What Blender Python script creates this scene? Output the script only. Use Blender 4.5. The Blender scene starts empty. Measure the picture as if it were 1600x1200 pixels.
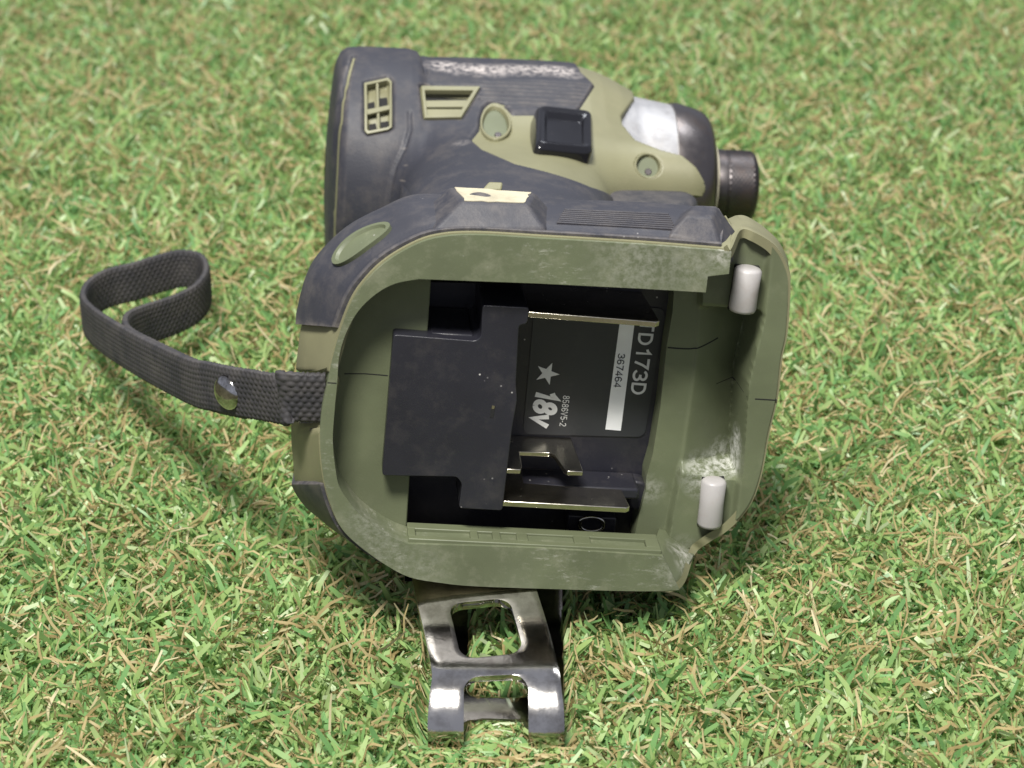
import bpy, bmesh, math, random
import numpy as np
from mathutils import Vector, Matrix

# =====================================================================
# camera, world, lamps, exposure   (all lengths below in mm, MM turns them to metres)
# =====================================================================
MM = 0.001
scene = bpy.context.scene
col = scene.collection
random.seed(4)
rng = np.random.default_rng(11)

cam_d = bpy.data.cameras.new('camera')
cam = bpy.data.objects.new('camera', cam_d)
col.objects.link(cam)
cam.location = Vector((-5.62, -375.98, 257.69)) * MM
cam.rotation_euler = (math.radians(61.5), 0, 0)
cam_d.sensor_width = 36.0
cam_d.lens = 77.4
cam_d.clip_start = 0.02
cam_d.clip_end = 50.0
cam_d.dof.use_dof = True
cam_d.dof.focus_distance = 0.447
cam_d.dof.aperture_fstop = 28.0
scene.camera = cam

world = bpy.data.worlds.new('World')
scene.world = world
world.use_nodes = True
world.node_tree.nodes['Background'].inputs[0].default_value = (0.80, 0.84, 1.0, 1)
world.node_tree.nodes['Background'].inputs[1].default_value = 0.44

def area(name, loc, target, size, power, color):
    d = bpy.data.lights.new(name, 'AREA')
    d.shape = 'RECTANGLE'
    d.size, d.size_y = size
    d.energy = power
    d.color = color
    o = bpy.data.objects.new(name, d)
    col.objects.link(o)
    o.location = loc
    o.rotation_euler = (Vector(target) - Vector(loc)).to_track_quat('-Z', 'Y').to_euler()
    return o

# a ceiling lamp above and slightly in front of the tool, and a second, wider one further back
area('ceiling_lamp', (-0.17, -0.50, 1.20), (0, 0.03, 0.03), (0.34, 0.22), 35.0, (1.0, 0.97, 0.92))
area('ceiling_panel', (0.5, 1.1, 2.1), (0, 0.1, 0), (1.2, 0.5), 26.0, (0.93, 0.96, 1.0))

scene.view_settings.view_transform = 'Standard'
scene.view_settings.look = 'None'
scene.view_settings.exposure = 0.0
scene.view_settings.gamma = 1.0
scene.render.engine = 'CYCLES'
scene.cycles.use_denoising = True
scene.cycles.max_bounces = 6
scene.cycles.diffuse_bounces = 3
scene.cycles.glossy_bounces = 3

# =====================================================================
# materials
# =====================================================================
def new_mat(name):
    m = bpy.data.materials.new(name)
    m.use_nodes = True
    nt = m.node_tree
    b = nt.nodes['Principled BSDF']
    return m, nt, b

def N(nt, kind, **kw):
    n = nt.nodes.new(kind)
    for k, v in kw.items():
        if k.startswith('i_'):
            key = k[2:]
            key = int(key) if key.isdigit() else key.replace('_', ' ')
            n.inputs[key].default_value = v
        else:
            setattr(n, k, v)
    return n

def ramp(nt, src, a, b, ca=(0, 0, 0, 1), cb=(1, 1, 1, 1)):
    r = nt.nodes.new('ShaderNodeValToRGB')
    r.color_ramp.elements[0].position = a
    r.color_ramp.elements[1].position = b
    r.color_ramp.elements[0].color = ca
    r.color_ramp.elements[1].color = cb
    nt.links.new(src, r.inputs[0])
    return r

def mixc(nt, fac, a, b):
    m = nt.nodes.new('ShaderNodeMix')
    m.data_type = 'RGBA'
    for s, v in ((m.inputs['Factor'], fac), (m.inputs['A'], a), (m.inputs['B'], b)):
        if hasattr(v, 'links') or hasattr(v, 'is_linked'):
            nt.links.new(v, s)
        elif isinstance(v, (int, float)):
            s.default_value = v
        else:
            s.default_value = tuple(v) + ((1,) if len(v) == 3 else ())
    return m.outputs['Result']

def mth(nt, op, a, b=None):
    m = nt.nodes.new('ShaderNodeMath')
    m.operation = op
    for i, v in enumerate((a, b)):
        if v is None:
            continue
        if isinstance(v, (int, float)):
            m.inputs[i].default_value = v
        else:
            nt.links.new(v, m.inputs[i])
    return m.outputs[0]

def noise(nt, vec, scale, detail=4.0, rough=0.6, stretch=None):
    if stretch:
        mp = N(nt, 'ShaderNodeMapping')
        mp.inputs['Scale'].default_value = stretch
        nt.links.new(vec, mp.inputs['Vector'])
        vec = mp.outputs[0]
    n = N(nt, 'ShaderNodeTexNoise', i_Scale=scale, i_Detail=detail, i_Roughness=rough)
    nt.links.new(vec, n.inputs['Vector'])
    return n.outputs['Fac']

def plastic(name, colr, rough=0.5, dust=(0.25, 0.22, 0.18), dust_lo=0.55, dust_hi=0.85, dust_amt=0.35,
            grain=3000.0, grain_h=0.04, var=0.12, speck=0.0, scuff=None, spots=(), spec=0.5, edge=None):
    """worn plastic: tone variation, dust, fine moulded grain, bright specks, scuffs, dusty spots (x, y, z, radius mm)"""
    m, nt, b = new_mat(name)
    tc = N(nt, 'ShaderNodeTexCoord').outputs['Object']
    base = mixc(nt, ramp(nt, noise(nt, tc, 55, 3), 0.35, 0.65).outputs[0],
                [c * (1 - var) for c in colr], [c * (1 + var) for c in colr])
    d = ramp(nt, noise(nt, tc, 130, 8, 0.72), dust_lo, dust_hi)
    fac = mth(nt, 'MULTIPLY', d.outputs[0], dust_amt)
    c = mixc(nt, fac, base, dust)
    if scuff:
        s1 = ramp(nt, noise(nt, tc, 1.0, 7, 0.8, (330, 1000, 400)), scuff[0], scuff[0] + 0.10)
        s2 = ramp(nt, noise(nt, tc, 1.0, 3, 0.5, (45, 60, 45)), 0.46, 0.66)
        f = mth(nt, 'MULTIPLY', mth(nt, 'MULTIPLY', s1.outputs[0], s2.outputs[0]), scuff[1])
        c = mixc(nt, f, c, scuff[2])
    for (sx, sy, sz, rad, sc, amt) in spots:
        vd = N(nt, 'ShaderNodeVectorMath', operation='DISTANCE')
        nt.links.new(tc, vd.inputs[0])
        vd.inputs[1].default_value = (sx * MM, sy * MM, sz * MM)
        r = ramp(nt, mth(nt, 'DIVIDE', vd.outputs['Value'], rad * MM), 0.15, 1.0, (1, 1, 1, 1), (0, 0, 0, 1))
        f = mth(nt, 'MULTIPLY', r.outputs[0], ramp(nt, noise(nt, tc, 620, 9, 0.75), 0.42, 0.60).outputs[0])
        c = mixc(nt, mth(nt, 'MULTIPLY', f, amt), c, sc)
    if edge:                                     # dust and rubbing on the convex edges
        pt = N(nt, 'ShaderNodeNewGeometry').outputs['Pointiness']
        er = ramp(nt, pt, 0.51, 0.58)
        c = mixc(nt, mth(nt, 'MULTIPLY', er.outputs[0], ramp(nt, noise(nt, tc, 260, 6, 0.7), 0.35, 0.6).outputs[0]), c, edge)
    if speck:
        v = N(nt, 'ShaderNodeTexVoronoi', i_Scale=650.0)
        nt.links.new(tc, v.inputs['Vector'])
        f = ramp(nt, v.outputs['Distance'], 0.05, 0.16, (1, 1, 1, 1), (0, 0, 0, 1))
        f2 = mth(nt, 'MULTIPLY', f.outputs[0], ramp(nt, noise(nt, tc, 90, 2), 0.60, 0.66).outputs[0])
        c = mixc(nt, mth(nt, 'MULTIPLY', f2, speck), c, (0.6, 0.58, 0.55))
    nt.links.new(c, b.inputs['Base Color'])
    rr = N(nt, 'ShaderNodeMapRange')
    nt.links.new(noise(nt, tc, 160, 5), rr.inputs[0])
    rr.inputs[3].default_value = max(0.05, rough - 0.1)
    rr.inputs[4].default_value = min(1, rough + 0.13)
    nt.links.new(rr.outputs[0], b.inputs['Roughness'])
    b.inputs['Specular IOR Level'].default_value = spec
    bp = N(nt, 'ShaderNodeBump', i_Strength=0.5, i_Distance=grain_h * MM)
    nt.links.new(noise(nt, tc, grain, 2), bp.inputs['Height'])
    nt.links.new(bp.outputs[0], b.inputs['Normal'])
    return m

def metal(name, colr, rough, grime=(0.05, 0.04, 0.03), amt=0.5, lo=0.5, hi=0.75, stretch=None):
    m, nt, b = new_mat(name)
    tc = N(nt, 'ShaderNodeTexCoord').outputs['Object']
    f = ramp(nt, noise(nt, tc, 1.0 if stretch else 140, 8, 0.7, stretch), lo, hi)
    fac = mth(nt, 'MULTIPLY', f.outputs[0], amt)
    nt.links.new(mixc(nt, fac, colr, grime), b.inputs['Base Color'])
    b.inputs['Metallic'].default_value = 1.0
    rr = N(nt, 'ShaderNodeMapRange')
    nt.links.new(noise(nt, tc, 500, 6, 0.7), rr.inputs[0])
    rr.inputs[3].default_value = rough * 0.7
    rr.inputs[4].default_value = rough * 1.5
    nt.links.new(rr.outputs[0], b.inputs['Roughness'])
    bp = N(nt, 'ShaderNodeBump', i_Strength=0.25, i_Distance=0.05 * MM)
    nt.links.new(noise(nt, tc, 1400, 3), bp.inputs['Height'])
    nt.links.new(bp.outputs[0], b.inputs['Normal'])
    return m

SP = [(43.09, -17.6, -18.0), (37.21, -20.41, -15.0), (43.25, -13.54, -17.0), (34.35, -35.61, -8.0), (30.03, -35.26, -2.0), (26.38, -24.63, -16.0), (-32.97, -26.49, 0.0), (-28.82, -32.69, 0.0), (-20.9, -36.69, 0.0), (29.03, 30.42, 0.0), (16.63, 30.09, 0.0), (32.33, 32.14, 0.0)]
DUST = (0.50, 0.49, 0.44)
M = {}
M['olive'] = plastic('olive_plastic', (0.190, 0.184, 0.104), 0.48, dust=(0.32, 0.28, 0.18), dust_amt=0.25, var=0.07, grain=2600)
M['olive_rim'] = plastic('olive_plastic_scuffed', (0.108, 0.124, 0.070), 0.50, dust=(0.36, 0.35, 0.26), dust_lo=0.50, dust_hi=0.8, dust_amt=0.40,
    grain=2600, scuff=(0.54, 0.6, DUST), speck=0.5,
    spots=[SP[3] + (7, DUST, 0.6), SP[4] + (5, DUST, 0.5), SP[6] + (6, DUST, 0.22), SP[7] + (7, DUST, 0.18), SP[8] + (7, DUST, 0.15), SP[9] + (8, DUST, 0.2), SP[10] + (12, DUST, 0.25), SP[11] + (3, DUST, 0.6)])
M['olive_ledge'] = plastic('olive_plastic_ledge', (0.108, 0.124, 0.070), 0.42, dust=(0.33, 0.32, 0.22), dust_amt=0.2, grain=2600,
    spots=[SP[0] + (5.5, (0.72, 0.72, 0.68), 1.0), SP[1] + (6, (0.62, 0.62, 0.58), 0.7), SP[2] + (4.5, (0.72, 0.72, 0.68), 0.9), SP[3] + (6, DUST, 0.8), SP[5] + (4, DUST, 0.35)])
M['olive_deep'] = plastic('olive_recess', (0.108, 0.123, 0.068), 0.5, dust=(0.25, 0.25, 0.17), dust_amt=0.15, grain=2600)
M['rubber'] = plastic('dark_rubber', (0.027, 0.028, 0.037), 0.58, dust=(0.17, 0.145, 0.12), dust_lo=0.48, dust_hi=0.85, dust_amt=0.35, grain=1900, grain_h=0.10, var=0.06, speck=0.5, edge=(0.12, 0.108, 0.10))
M['rubber_plain'] = plastic('dark_rubber_ribs', (0.036, 0.035, 0.042), 0.58, dust=(0.15, 0.13, 0.11), dust_lo=0.42, dust_hi=0.8, dust_amt=0.4, grain=1900, grain_h=0.10)
M['rubber_print'] = plastic('dark_rubber_worn', (0.027, 0.028, 0.037), 0.58, dust=(0.17, 0.145, 0.12), dust_lo=0.48, dust_hi=0.85, dust_amt=0.35, grain=1900, grain_h=0.10, var=0.06, edge=(0.13, 0.115, 0.105),
    spots=[p + (5.5, (0.62, 0.56, 0.52), 0.75) for p in [(-12.73, 29.43, -150.83), (-8.78, 29.42, -149.08), (-3.95, 29.5, -148.49), (0.42, 29.6, -148.41), (5.05, 29.8, -149.33), (9.96, 29.86, -149.53), (14.93, 29.97, -150.21), (18.96, 29.88, -149.46)]] + [[(-9.2, 19.32, -114.88)][0] + (3.0, (0.4, 0.36, 0.33), 0.5)])
M['black'] = plastic('black_plastic', (0.016, 0.016, 0.022), 0.36, dust=(0.10, 0.09, 0.08), dust_lo=0.5, dust_hi=0.85, dust_amt=0.35, speck=0.8)
M['black_gloss'] = plastic('gloss_black_plastic', (0.008, 0.008, 0.010), 0.16, dust=(0.08, 0.07, 0.06), dust_lo=0.62, dust_hi=0.9, dust_amt=0.25, grain_h=0.01)
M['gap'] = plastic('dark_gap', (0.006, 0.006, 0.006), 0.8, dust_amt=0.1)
M['label'] = plastic('label_foil', (0.026, 0.028, 0.031), 0.42, dust_amt=0.10, grain_h=0.01)
M['print_grey'] = plastic('print_silver', (0.70, 0.71, 0.69), 0.5, dust_amt=0.15, grain_h=0.01)
M['print_white'] = plastic('print_white', (0.78, 0.79, 0.78), 0.5, dust_amt=0.08, grain_h=0.01)
M['print_dark'] = plastic('print_black', (0.03, 0.03, 0.04), 0.5, dust_amt=0.0, grain_h=0.01)
M['pad'] = plastic('white_rubber', (0.36, 0.345, 0.335), 0.4, dust=(0.30, 0.24, 0.20), dust_lo=0.5, dust_hi=0.75, dust_amt=0.45)
M['bare'] = plastic('worn_olive', (0.46, 0.42, 0.30), 0.65, dust=(0.16, 0.14, 0.10), dust_lo=0.48, dust_hi=0.66, dust_amt=0.5)
M['chrome'] = metal('nickel_steel', (0.56, 0.54, 0.51), 0.12, grime=(0.10, 0.085, 0.065), amt=0.75, lo=0.42, hi=0.72)
M['rivet'] = metal('worn_chrome', (0.66, 0.65, 0.64), 0.12, grime=(0.09, 0.08, 0.065), amt=0.85, lo=0.44, hi=0.6)
M['blade'] = metal('plated_terminal', (0.60, 0.56, 0.47), 0.22, amt=0.45)
M['case'] = metal('cast_aluminium', (0.62, 0.61, 0.60), 0.5, grime=(0.30, 0.25, 0.20), amt=0.55, lo=0.52, hi=0.8)
M['steel_dark'] = metal('blackened_steel', (0.085, 0.078, 0.078), 0.38, grime=(0.15, 0.10, 0.075), amt=0.55)
M['collar'] = metal('worn_collar', (0.16, 0.145, 0.14), 0.30, grime=(0.20, 0.14, 0.10), amt=0.6)
M['webbing'] = plastic('nylon_webbing', (0.028, 0.027, 0.030), 0.7, dust=(0.13, 0.115, 0.10), dust_lo=0.4, dust_hi=0.8, dust_amt=0.5, grain=5000, grain_h=0.08)

def sstep(a, b, x):
    t = np.clip((x - a) / (b - a), 0, 1)
    return t * t * (3 - 2 * t)

# =====================================================================
# mesh helpers
# =====================================================================
def empty(name, label=None, cat=None):
    o = bpy.data.objects.new(name, None)
    o.empty_display_size = 0.02
    col.objects.link(o)
    if label:
        o['label'] = label
    if cat:
        o['category'] = cat
    return o

def obj(name, verts, faces, mat, parent=None, smooth=False, bevel=0.0, seg=2, angle=30):
    me = bpy.data.meshes.new(name)
    v = np.asarray(verts, dtype=float) * MM
    me.from_pydata(v.tolist(), [], [tuple(map(int, f)) for f in faces])
    bm = bmesh.new()
    bm.from_mesh(me)
    bmesh.ops.recalc_face_normals(bm, faces=bm.faces)
    bm.to_mesh(me)
    bm.free()
    me.materials.append(mat)
    o = bpy.data.objects.new(name, me)
    col.objects.link(o)
    if parent:
        o.parent = parent
    if bevel:
        b = o.modifiers.new('bevel', 'BEVEL')
        b.width = bevel * MM
        b.segments = seg
        b.limit_method = 'ANGLE'
        b.angle_limit = math.radians(angle)
        b.harden_normals = False
    if smooth or bevel:
        for p in me.polygons:
            p.use_smooth = True
        if not smooth:
            me.set_sharp_from_angle(angle=math.radians(40))
    return o

def prism(name, poly, z0, z1, mat, parent, bevel=0.0, axis='z', seg=2, angle=30):
    n = len(poly)
    if axis == 'z':
        v = [(a, b, z0) for a, b in poly] + [(a, b, z1) for a, b in poly]
    elif axis == 'y':
        v = [(a, z0, b) for a, b in poly] + [(a, z1, b) for a, b in poly]
    f = [tuple(range(n)), tuple(range(2 * n - 1, n - 1, -1))]
    f += [(i, (i + 1) % n, n + (i + 1) % n, n + i) for i in range(n)]
    return obj(name, v, f, mat, parent, bevel=bevel, seg=seg, angle=angle)

def hexa(name, lo, hi, mat, parent, bevel=0.0, seg=2):
    """solid between two loops with the same number of points"""
    n = len(lo)
    f = [tuple(range(n)), tuple(range(2 * n - 1, n - 1, -1))]
    f += [(i, (i + 1) % n, n + (i + 1) % n, n + i) for i in range(n)]
    return obj(name, list(lo) + list(hi), f, mat, parent, bevel=bevel, seg=seg)

def rounded(poly, r, k=5):
    """round the corners of a 2-D polygon"""
    out = []
    n = len(poly)
    for i in range(n):
        p = Vector(poly[i]); a = Vector(poly[i - 1]); b = Vector(poly[(i + 1) % n])
        ra = min(r, (a - p).length * 0.45); rb = min(r, (b - p).length * 0.45)
        s = p + (a - p).normalized() * ra
        e = p + (b - p).normalized() * rb
        for j in range(k + 1):
            t = j / k
            q = s * (1 - t) ** 2 + p * 2 * t * (1 - t) + e * t * t
            out.append((q.x, q.y))
    return out

def catmull(pts, per=6, closed=False):
    P = [Vector(p) for p in pts]
    n = len(P)
    out = []
    for i in range(n if closed else n - 1):
        if closed:
            a, b, c, d = P[i - 1], P[i], P[(i + 1) % n], P[(i + 2) % n]
        else:
            a, b, c, d = P[max(i - 1, 0)], P[i], P[i + 1], P[min(i + 2, n - 1)]
        for j in range(per):
            t = j / per
            out.append(0.5 * ((2 * b) + (c - a) * t + (2 * a - 5 * b + 4 * c - d) * t * t + (3 * b - a - 3 * c + d) * t ** 3))
    if not closed:
        out.append(P[-1])
    return [tuple(p) for p in out]

def lathe(name, prof, mat, parent, cy, cz, n=72, bevel=0.0):
    """turned part about the head axis (local x); prof = [(x, r)]"""
    v, f = [], []
    for x, r in prof:
        for k in range(n):
            a = 2 * math.pi * k / n
            v.append((x, cy + r * math.cos(a), cz + r * math.sin(a)))
    for i in range(len(prof) - 1):
        for k in range(n):
            f.append((i * n + k, i * n + (k + 1) % n, (i + 1) * n + (k + 1) % n, (i + 1) * n + k))
    f.append(tuple(range(n)))
    f.append(tuple(range((len(prof) - 1) * n, len(prof) * n)))
    o = obj(name, v, f, mat, parent, smooth=True)
    o.data.set_sharp_from_angle(angle=math.radians(35))
    return o

def arc_(cx, cy, rx, ry, a0, a1, k=12):
    return [(cx + rx * math.cos(math.radians(a0 + (a1 - a0) * i / k)), cy + ry * math.sin(math.radians(a0 + (a1 - a0) * i / k))) for i in range(k + 1)]
# strokes on a cell of height 1: name -> (advance, list of polylines)
GLYPH = {
    'T': (0.62, [[(0.0, 0.93), (0.56, 0.93)], [(0.28, 0.90), (0.28, 0.0)]]),
    'D': (0.70, [[(0.07, 0.0), (0.07, 0.93), (0.26, 0.93)] + arc_(0.26, 0.5, 0.30, 0.43, 90, -90)[1:] + [(0.07, 0.07)]]),
    '1': (0.52, [[(0.10, 0.74), (0.22, 0.80), (0.32, 0.97), (0.32, 0.0)]]),
    '7': (0.60, [[(0.03, 0.93), (0.52, 0.93), (0.36, 0.55), (0.22, 0.0)]]),
    '3': (0.62, [arc_(0.28, 0.71, 0.21, 0.22, 170, -70) + [(0.24, 0.52)], [(0.24, 0.50)] + arc_(0.28, 0.28, 0.24, 0.22, 80, -170)]),
    '6': (0.62, [arc_(0.30, 0.60, 0.22, 0.34, 30, 180) + [(0.08, 0.34)] + arc_(0.30, 0.30, 0.22, 0.24, 180, 530, 20)]),
    '4': (0.62, [[(0.42, 0.0), (0.42, 0.95), (0.05, 0.28), (0.56, 0.28)]]),
    '8': (0.62, [arc_(0.29, 0.73, 0.19, 0.21, -90, 270, 20), arc_(0.29, 0.27, 0.23, 0.22, -90, 270, 20)]),
    '5': (0.62, [[(0.48, 0.93), (0.12, 0.93), (0.09, 0.50)] + arc_(0.28, 0.32, 0.22, 0.25, 125, -160)]),
    '2': (0.62, [arc_(0.28, 0.70, 0.22, 0.23, 165, -20) + [(0.06, 0.07), (0.53, 0.07)]]),
    'V': (0.64, [[(0.03, 1.0), (0.30, 0.04), (0.57, 1.0)]]),
    'v': (0.58, [[(0.03, 0.72), (0.27, 0.04), (0.51, 0.72)]]),
    '-': (0.36, [[(0.04, 0.38), (0.30, 0.38)]]),
}
def text(name, s, mat, parent, pos, size, xdir, z, shear=0.0, w=0.13, sx=1.0):
    """flat print drawn with broad strokes: pos = local xy of the baseline start, xdir = reading direction in the face plane"""
    ax = Vector((xdir[0], xdir[1])).normalized(); ay = Vector((-ax.y, ax.x))
    v, f, pen, lift_ = [], [], 0.0, 0
    for ch in s:
        adv, strokes = GLYPH[ch]
        for st in strokes:
            lift_ += 1
            P = [Vector(((x + pen) * sx + shear * y, y)) for x, y in st]
            n_ = len(P); b0 = len(v)
            for i, p in enumerate(P):
                d0 = (p - P[i - 1]).normalized() if i else (P[1] - p).normalized()
                d1 = (P[i + 1] - p).normalized() if i < n_ - 1 else d0
                nn_ = Vector((-(d0 + d1).y, (d0 + d1).x)).normalized()
                k = min(1.0 / max(nn_.dot(Vector((-d0.y, d0.x))), 0.35), 2.0)
                for sg in (1, -1):
                    q = (p + nn_ * (sg * w * 0.5 * k)) * size
                    g_ = Vector(pos) + ax * q.x + ay * q.y
                    v.append((g_.x, g_.y, z + 0.004 * (lift_ % 3)))
            for i in range(n_ - 1):
                a = b0 + 2 * i
                f.append((a, a + 1, a + 3, a + 2))
        pen += adv + 0.04
    return obj(name, v, f, mat, parent)

# =====================================================================
# the setting: ground under the turf (blades are added at the end)
# =====================================================================
ground_m, nt, b = new_mat('turf_backing')
tc = N(nt, 'ShaderNodeTexCoord').outputs['Object']
nt.links.new(mixc(nt, noise(nt, tc, 160, 5), (0.030, 0.040, 0.014), (0.085, 0.065, 0.030)), b.inputs['Base Color'])
b.inputs['Roughness'].default_value = 0.95
TURF0 = -12.0
g = obj('ground', [(-3000, -1500, TURF0), (3000, -1500, TURF0), (3000, 5000, TURF0), (-3000, 5000, TURF0)], [(0, 1, 2, 3)], ground_m)
g['kind'] = 'structure'
g['label'] = 'flat backing of the artificial turf'

# =====================================================================
# the impact driver; local axes: x along the head to the chuck, y up off the turf side, z out of the battery mount
# =====================================================================
tool = empty('impact_driver', 'olive and black cordless impact driver lying on its side, empty battery mount facing out', 'impact driver')
R = [(0.993264, 0.076995, 0.086595), (0.076995, 0.119939, -0.989791), (-0.086595, 0.989791, 0.113203)]
Mx = Matrix([list(R[0]) + [0], list(R[1]) + [0], list(R[2]) + [49.0 * MM], [0, 0, 0, 1]])
tool.matrix_world = Mx
R_np = np.array(R)
O_np = np.array([0, 0, 49.0])

# ---------------------------------------------------------------- foot: outlines
A_px_left = [(34.1, 33.0), (32.09, 33.16), (16.28, 33.68), (-2.19, 33.93), (-15.6, 34.03), (-22.81, 33.04), (-27.52, 30.91), (-32.17, 27.5), (-35.59, 23.49), (-37.81, 19.51), (-39.6, 13.84), (-40.91, 7.88), (-41.66, 2.94), (-42.51, -2.84), (-42.64, -8.24), (-42.14, -13.67), (-41.16, -18.86), (-39.54, -23.93), (-37.44, -28.19), (-33.96, -31.73), (-28.65, -35.67), (-23.36, -38.49), (-16.85, -39.57), (-10.35, -40.08), (3.97, -40.19), (23.63, -40.13), (31.75, -39.57)]
A_right = [(36.34, -37.03), (38.74, -34.29), (43.07, -30.75), (46.73, -25.2), (48.31, -18.19), (48.78, -8.87), (49.54, -1.08), (49.4, 7.54), (49.76, 13.06), (49.09, 22.54), (48.07, 26.52), (45.23, 30.65), (40.81, 33.22), (37.95, 33.6)]
B_left = [(36.75, 33.71), (35.02, 34.15), (18.31, 34.64), (-0.71, 34.35), (-13.92, 34.08), (-25.18, 34.04), (-31.87, 30.96), (-38.15, 26.99), (-43.13, 21.47), (-45.42, 16.71), (-46.97, 8.85), (-47.57, 1.76), (-47.74, -3.33), (-48.01, -9.3), (-48.04, -14.9), (-47.43, -20.52), (-46.71, -25.48), (-44.33, -29.56), (-40.93, -32.61), (-36.59, -35.65), (-28.09, -36.81), (-22.66, -39.27), (-15.93, -40.51), (-9.21, -41.17), (5.57, -41.26), (25.87, -41.16), (34.25, -40.58)]
B_right = [(37.76, -35.64), (40.2, -32.87), (44.22, -29.75), (47.99, -24.59), (49.63, -17.78), (50.14, -8.65), (50.92, -0.76), (50.81, 7.69), (51.17, 13.28), (50.5, 22.87), (49.5, 26.64), (46.65, 30.55), (42.15, 33.28), (39.52, 33.55)]

PER = 9
def smooth_closed(pts, per=PER):
    return catmull(pts, per, closed=True)

A3 = [(x, y, -0.9) for x, y in A_px_left] + [(x, y, -11.6) for x, y in A_right]
B3 = [(x, y, -15.0) for x, y in B_left] + [(x, y, -19.0) for x, y in B_right]
A3s, B3s = smooth_closed(A3), smooth_closed(B3)

def outward(loop, d):
    n = len(loop)
    out = []
    for i in range(n):
        a = Vector(loop[i - 1]); c = Vector(loop[(i + 1) % n]); p = Vector(loop[i])
        t = (c - a); nrm = Vector((-t.y, t.x, 0))
        if nrm.length > 1e-9:
            nrm.normalize()
        out.append((p.x + nrm.x * d, p.y + nrm.y * d, p.z))
    return out

# orientation test: outward() must grow the loop
sgn = 1 if abs(outward(A3s, 1)[2 * PER][1]) > abs(A3s[2 * PER][1]) else -1
def grow(loop, d):
    return outward(loop, d * sgn)

def lerp_loop(a, b, t, dz=0):
    return [tuple(p + (q - p) * t for p, q in zip(u, v)) for u, v in zip(a, b)]

def setz(loop, z):
    return [(x, y, z) for x, y, _ in loop]

def scale_loop(loop, s, z, c=(2.0, -2.0)):
    return [(c[0] + (x - c[0]) * s[0], c[1] + (y - c[1]) * s[1], z) for x, y, _ in loop]

secs = [grow(A3s, -1.6), grow(A3s, 0.25), [(x, y, z - 1.0) for x, y, z in grow(A3s, 0.5)], lerp_loop(A3s, B3s, 0.35), lerp_loop(A3s, B3s, 0.75), B3s,
        [(x, y, z - 5) for x, y, z in grow(B3s, -0.5)], scale_loop(B3s, (0.86, 0.86), -27), scale_loop(B3s, (0.62, 0.56), -34), scale_loop(B3s, (0.48, 0.45), -46)]
# notch in the rear wall where the strap leaves the body
def notch(loop, d):
    out = []
    for x, y, z in loop:
        yy_ = np.array(y - 0.42 * max(z, -22.0))
        w_ = float(sstep(-7.8, -6.8, np.array(y - 0.1 * max(z, -22.0))) * (1 - sstep(4.2, 5.4, yy_))) if x < -30 else 0.0
        out.append((x + d * w_, y, z))
    return out
secs = [notch(q, d) for q, d in zip(secs, (0, 1.5, 2.6, 4.5, 6.5, 8.5, 9.0, 6, 0, 0))]
n = len(A3s)
v = [p for s in secs for p in s]
f = []
for i in range(len(secs) - 1):
    for k in range(n):
        f.append((i * n + k, i * n + (k + 1) % n, (i + 1) * n + (k + 1) % n, (i + 1) * n + k))
f.append(tuple(range((len(secs) - 1) * n, len(secs) * n)))
foot = obj('foot_shell', v, f, M['olive'], tool, smooth=True)
foot.data.set_sharp_from_angle(angle=math.radians(38))

# ---------------------------------------------------------------- foot: battery rail (C shaped wall)
rail_in = [(31.75, -39.57), (27.54, -32.03), (3.22, -31.15), (-10.98, -31.07), (-23.8, -31.1), (-26.67, -30.06), (-30.35, -27.94), (-33.66, -25.39), (-36.08, -22.55), (-38.25, -19.3), (-39.16, -16.02), (-40.09, -9.5), (-40.04, -2.74), (-39.82, 3.02), (-39.7, 8.33), (-38.6, 13.24), (-36.51, 17.76), (-33.29, 21.4), (-29.76, 23.63), (-25.33, 24.74), (-2.67, 24.91), (17.16, 24.8), (30.05, 24.61), (30.06, 27.88), (34.11, 28.59)]
rail_out = catmull([p for p in A_px_left], 4)
rail_in_s = [rail_in[1], rail_in[2], rail_in[3]] + catmull(rail_in[4:20], 4) + rail_in[20:]
rail_poly = [tuple(p) for p in rail_out] + rail_in_s
rail = prism('battery_rail', rail_poly, 0.0, -8.0, M['olive_rim'], tool, bevel=0.55, seg=3, angle=35)

# recessed slots along the inner lip of the lower rail: raised frame bars
l0, l1 = Vector([(-24.06, -31.1)][0]), Vector([(27.28, -32.04)][0])
ldir = (l1 - l0).normalized(); lup = Vector((-ldir.y, ldir.x))
def lip_bar(t0, t1, z0, z1, h=0.9):
    a = l0 + (l1 - l0) * t0; b2 = l0 + (l1 - l0) * t1
    poly = [tuple(a - lup * 0.5), tuple(b2 - lup * 0.5), tuple(b2 + lup * h), tuple(a + lup * h)]
    prism('lip_rib', poly, z0, z1, M['olive_deep'], tool, bevel=0.2)
def fr(px): return (px - 638) / (1034 - 638.0)
lip_bar(0.0, 1.0, -0.7, -2.4)
lip_bar(0.0, 1.0, -5.6, -8.3)
for a, b2 in ((638, 650), (735, 748), (770, 783), (808, 826), (898, 925), (1012, 1034)):
    lip_bar(fr(a), fr(b2), -2.2, -5.8)

# shelf at the back of the mount
shelf = [(-22.47, 24.85), (-22.46, 10.95), (-24.12, -20.03), (-24.0, -35.01), (-28.42, -35.17), (-34.38, -32.78), (-38.92, -26.95), (-40.79, -19.96), (-41.68, -11.64), (-41.55, -3.39), (-40.98, 6.11), (-38.27, 14.5), (-33.06, 21.59), (-26.82, 25.03)]
prism('mount_shelf', shelf, -7.9, -23.0, M['olive_deep'], tool, bevel=0.25)
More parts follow.
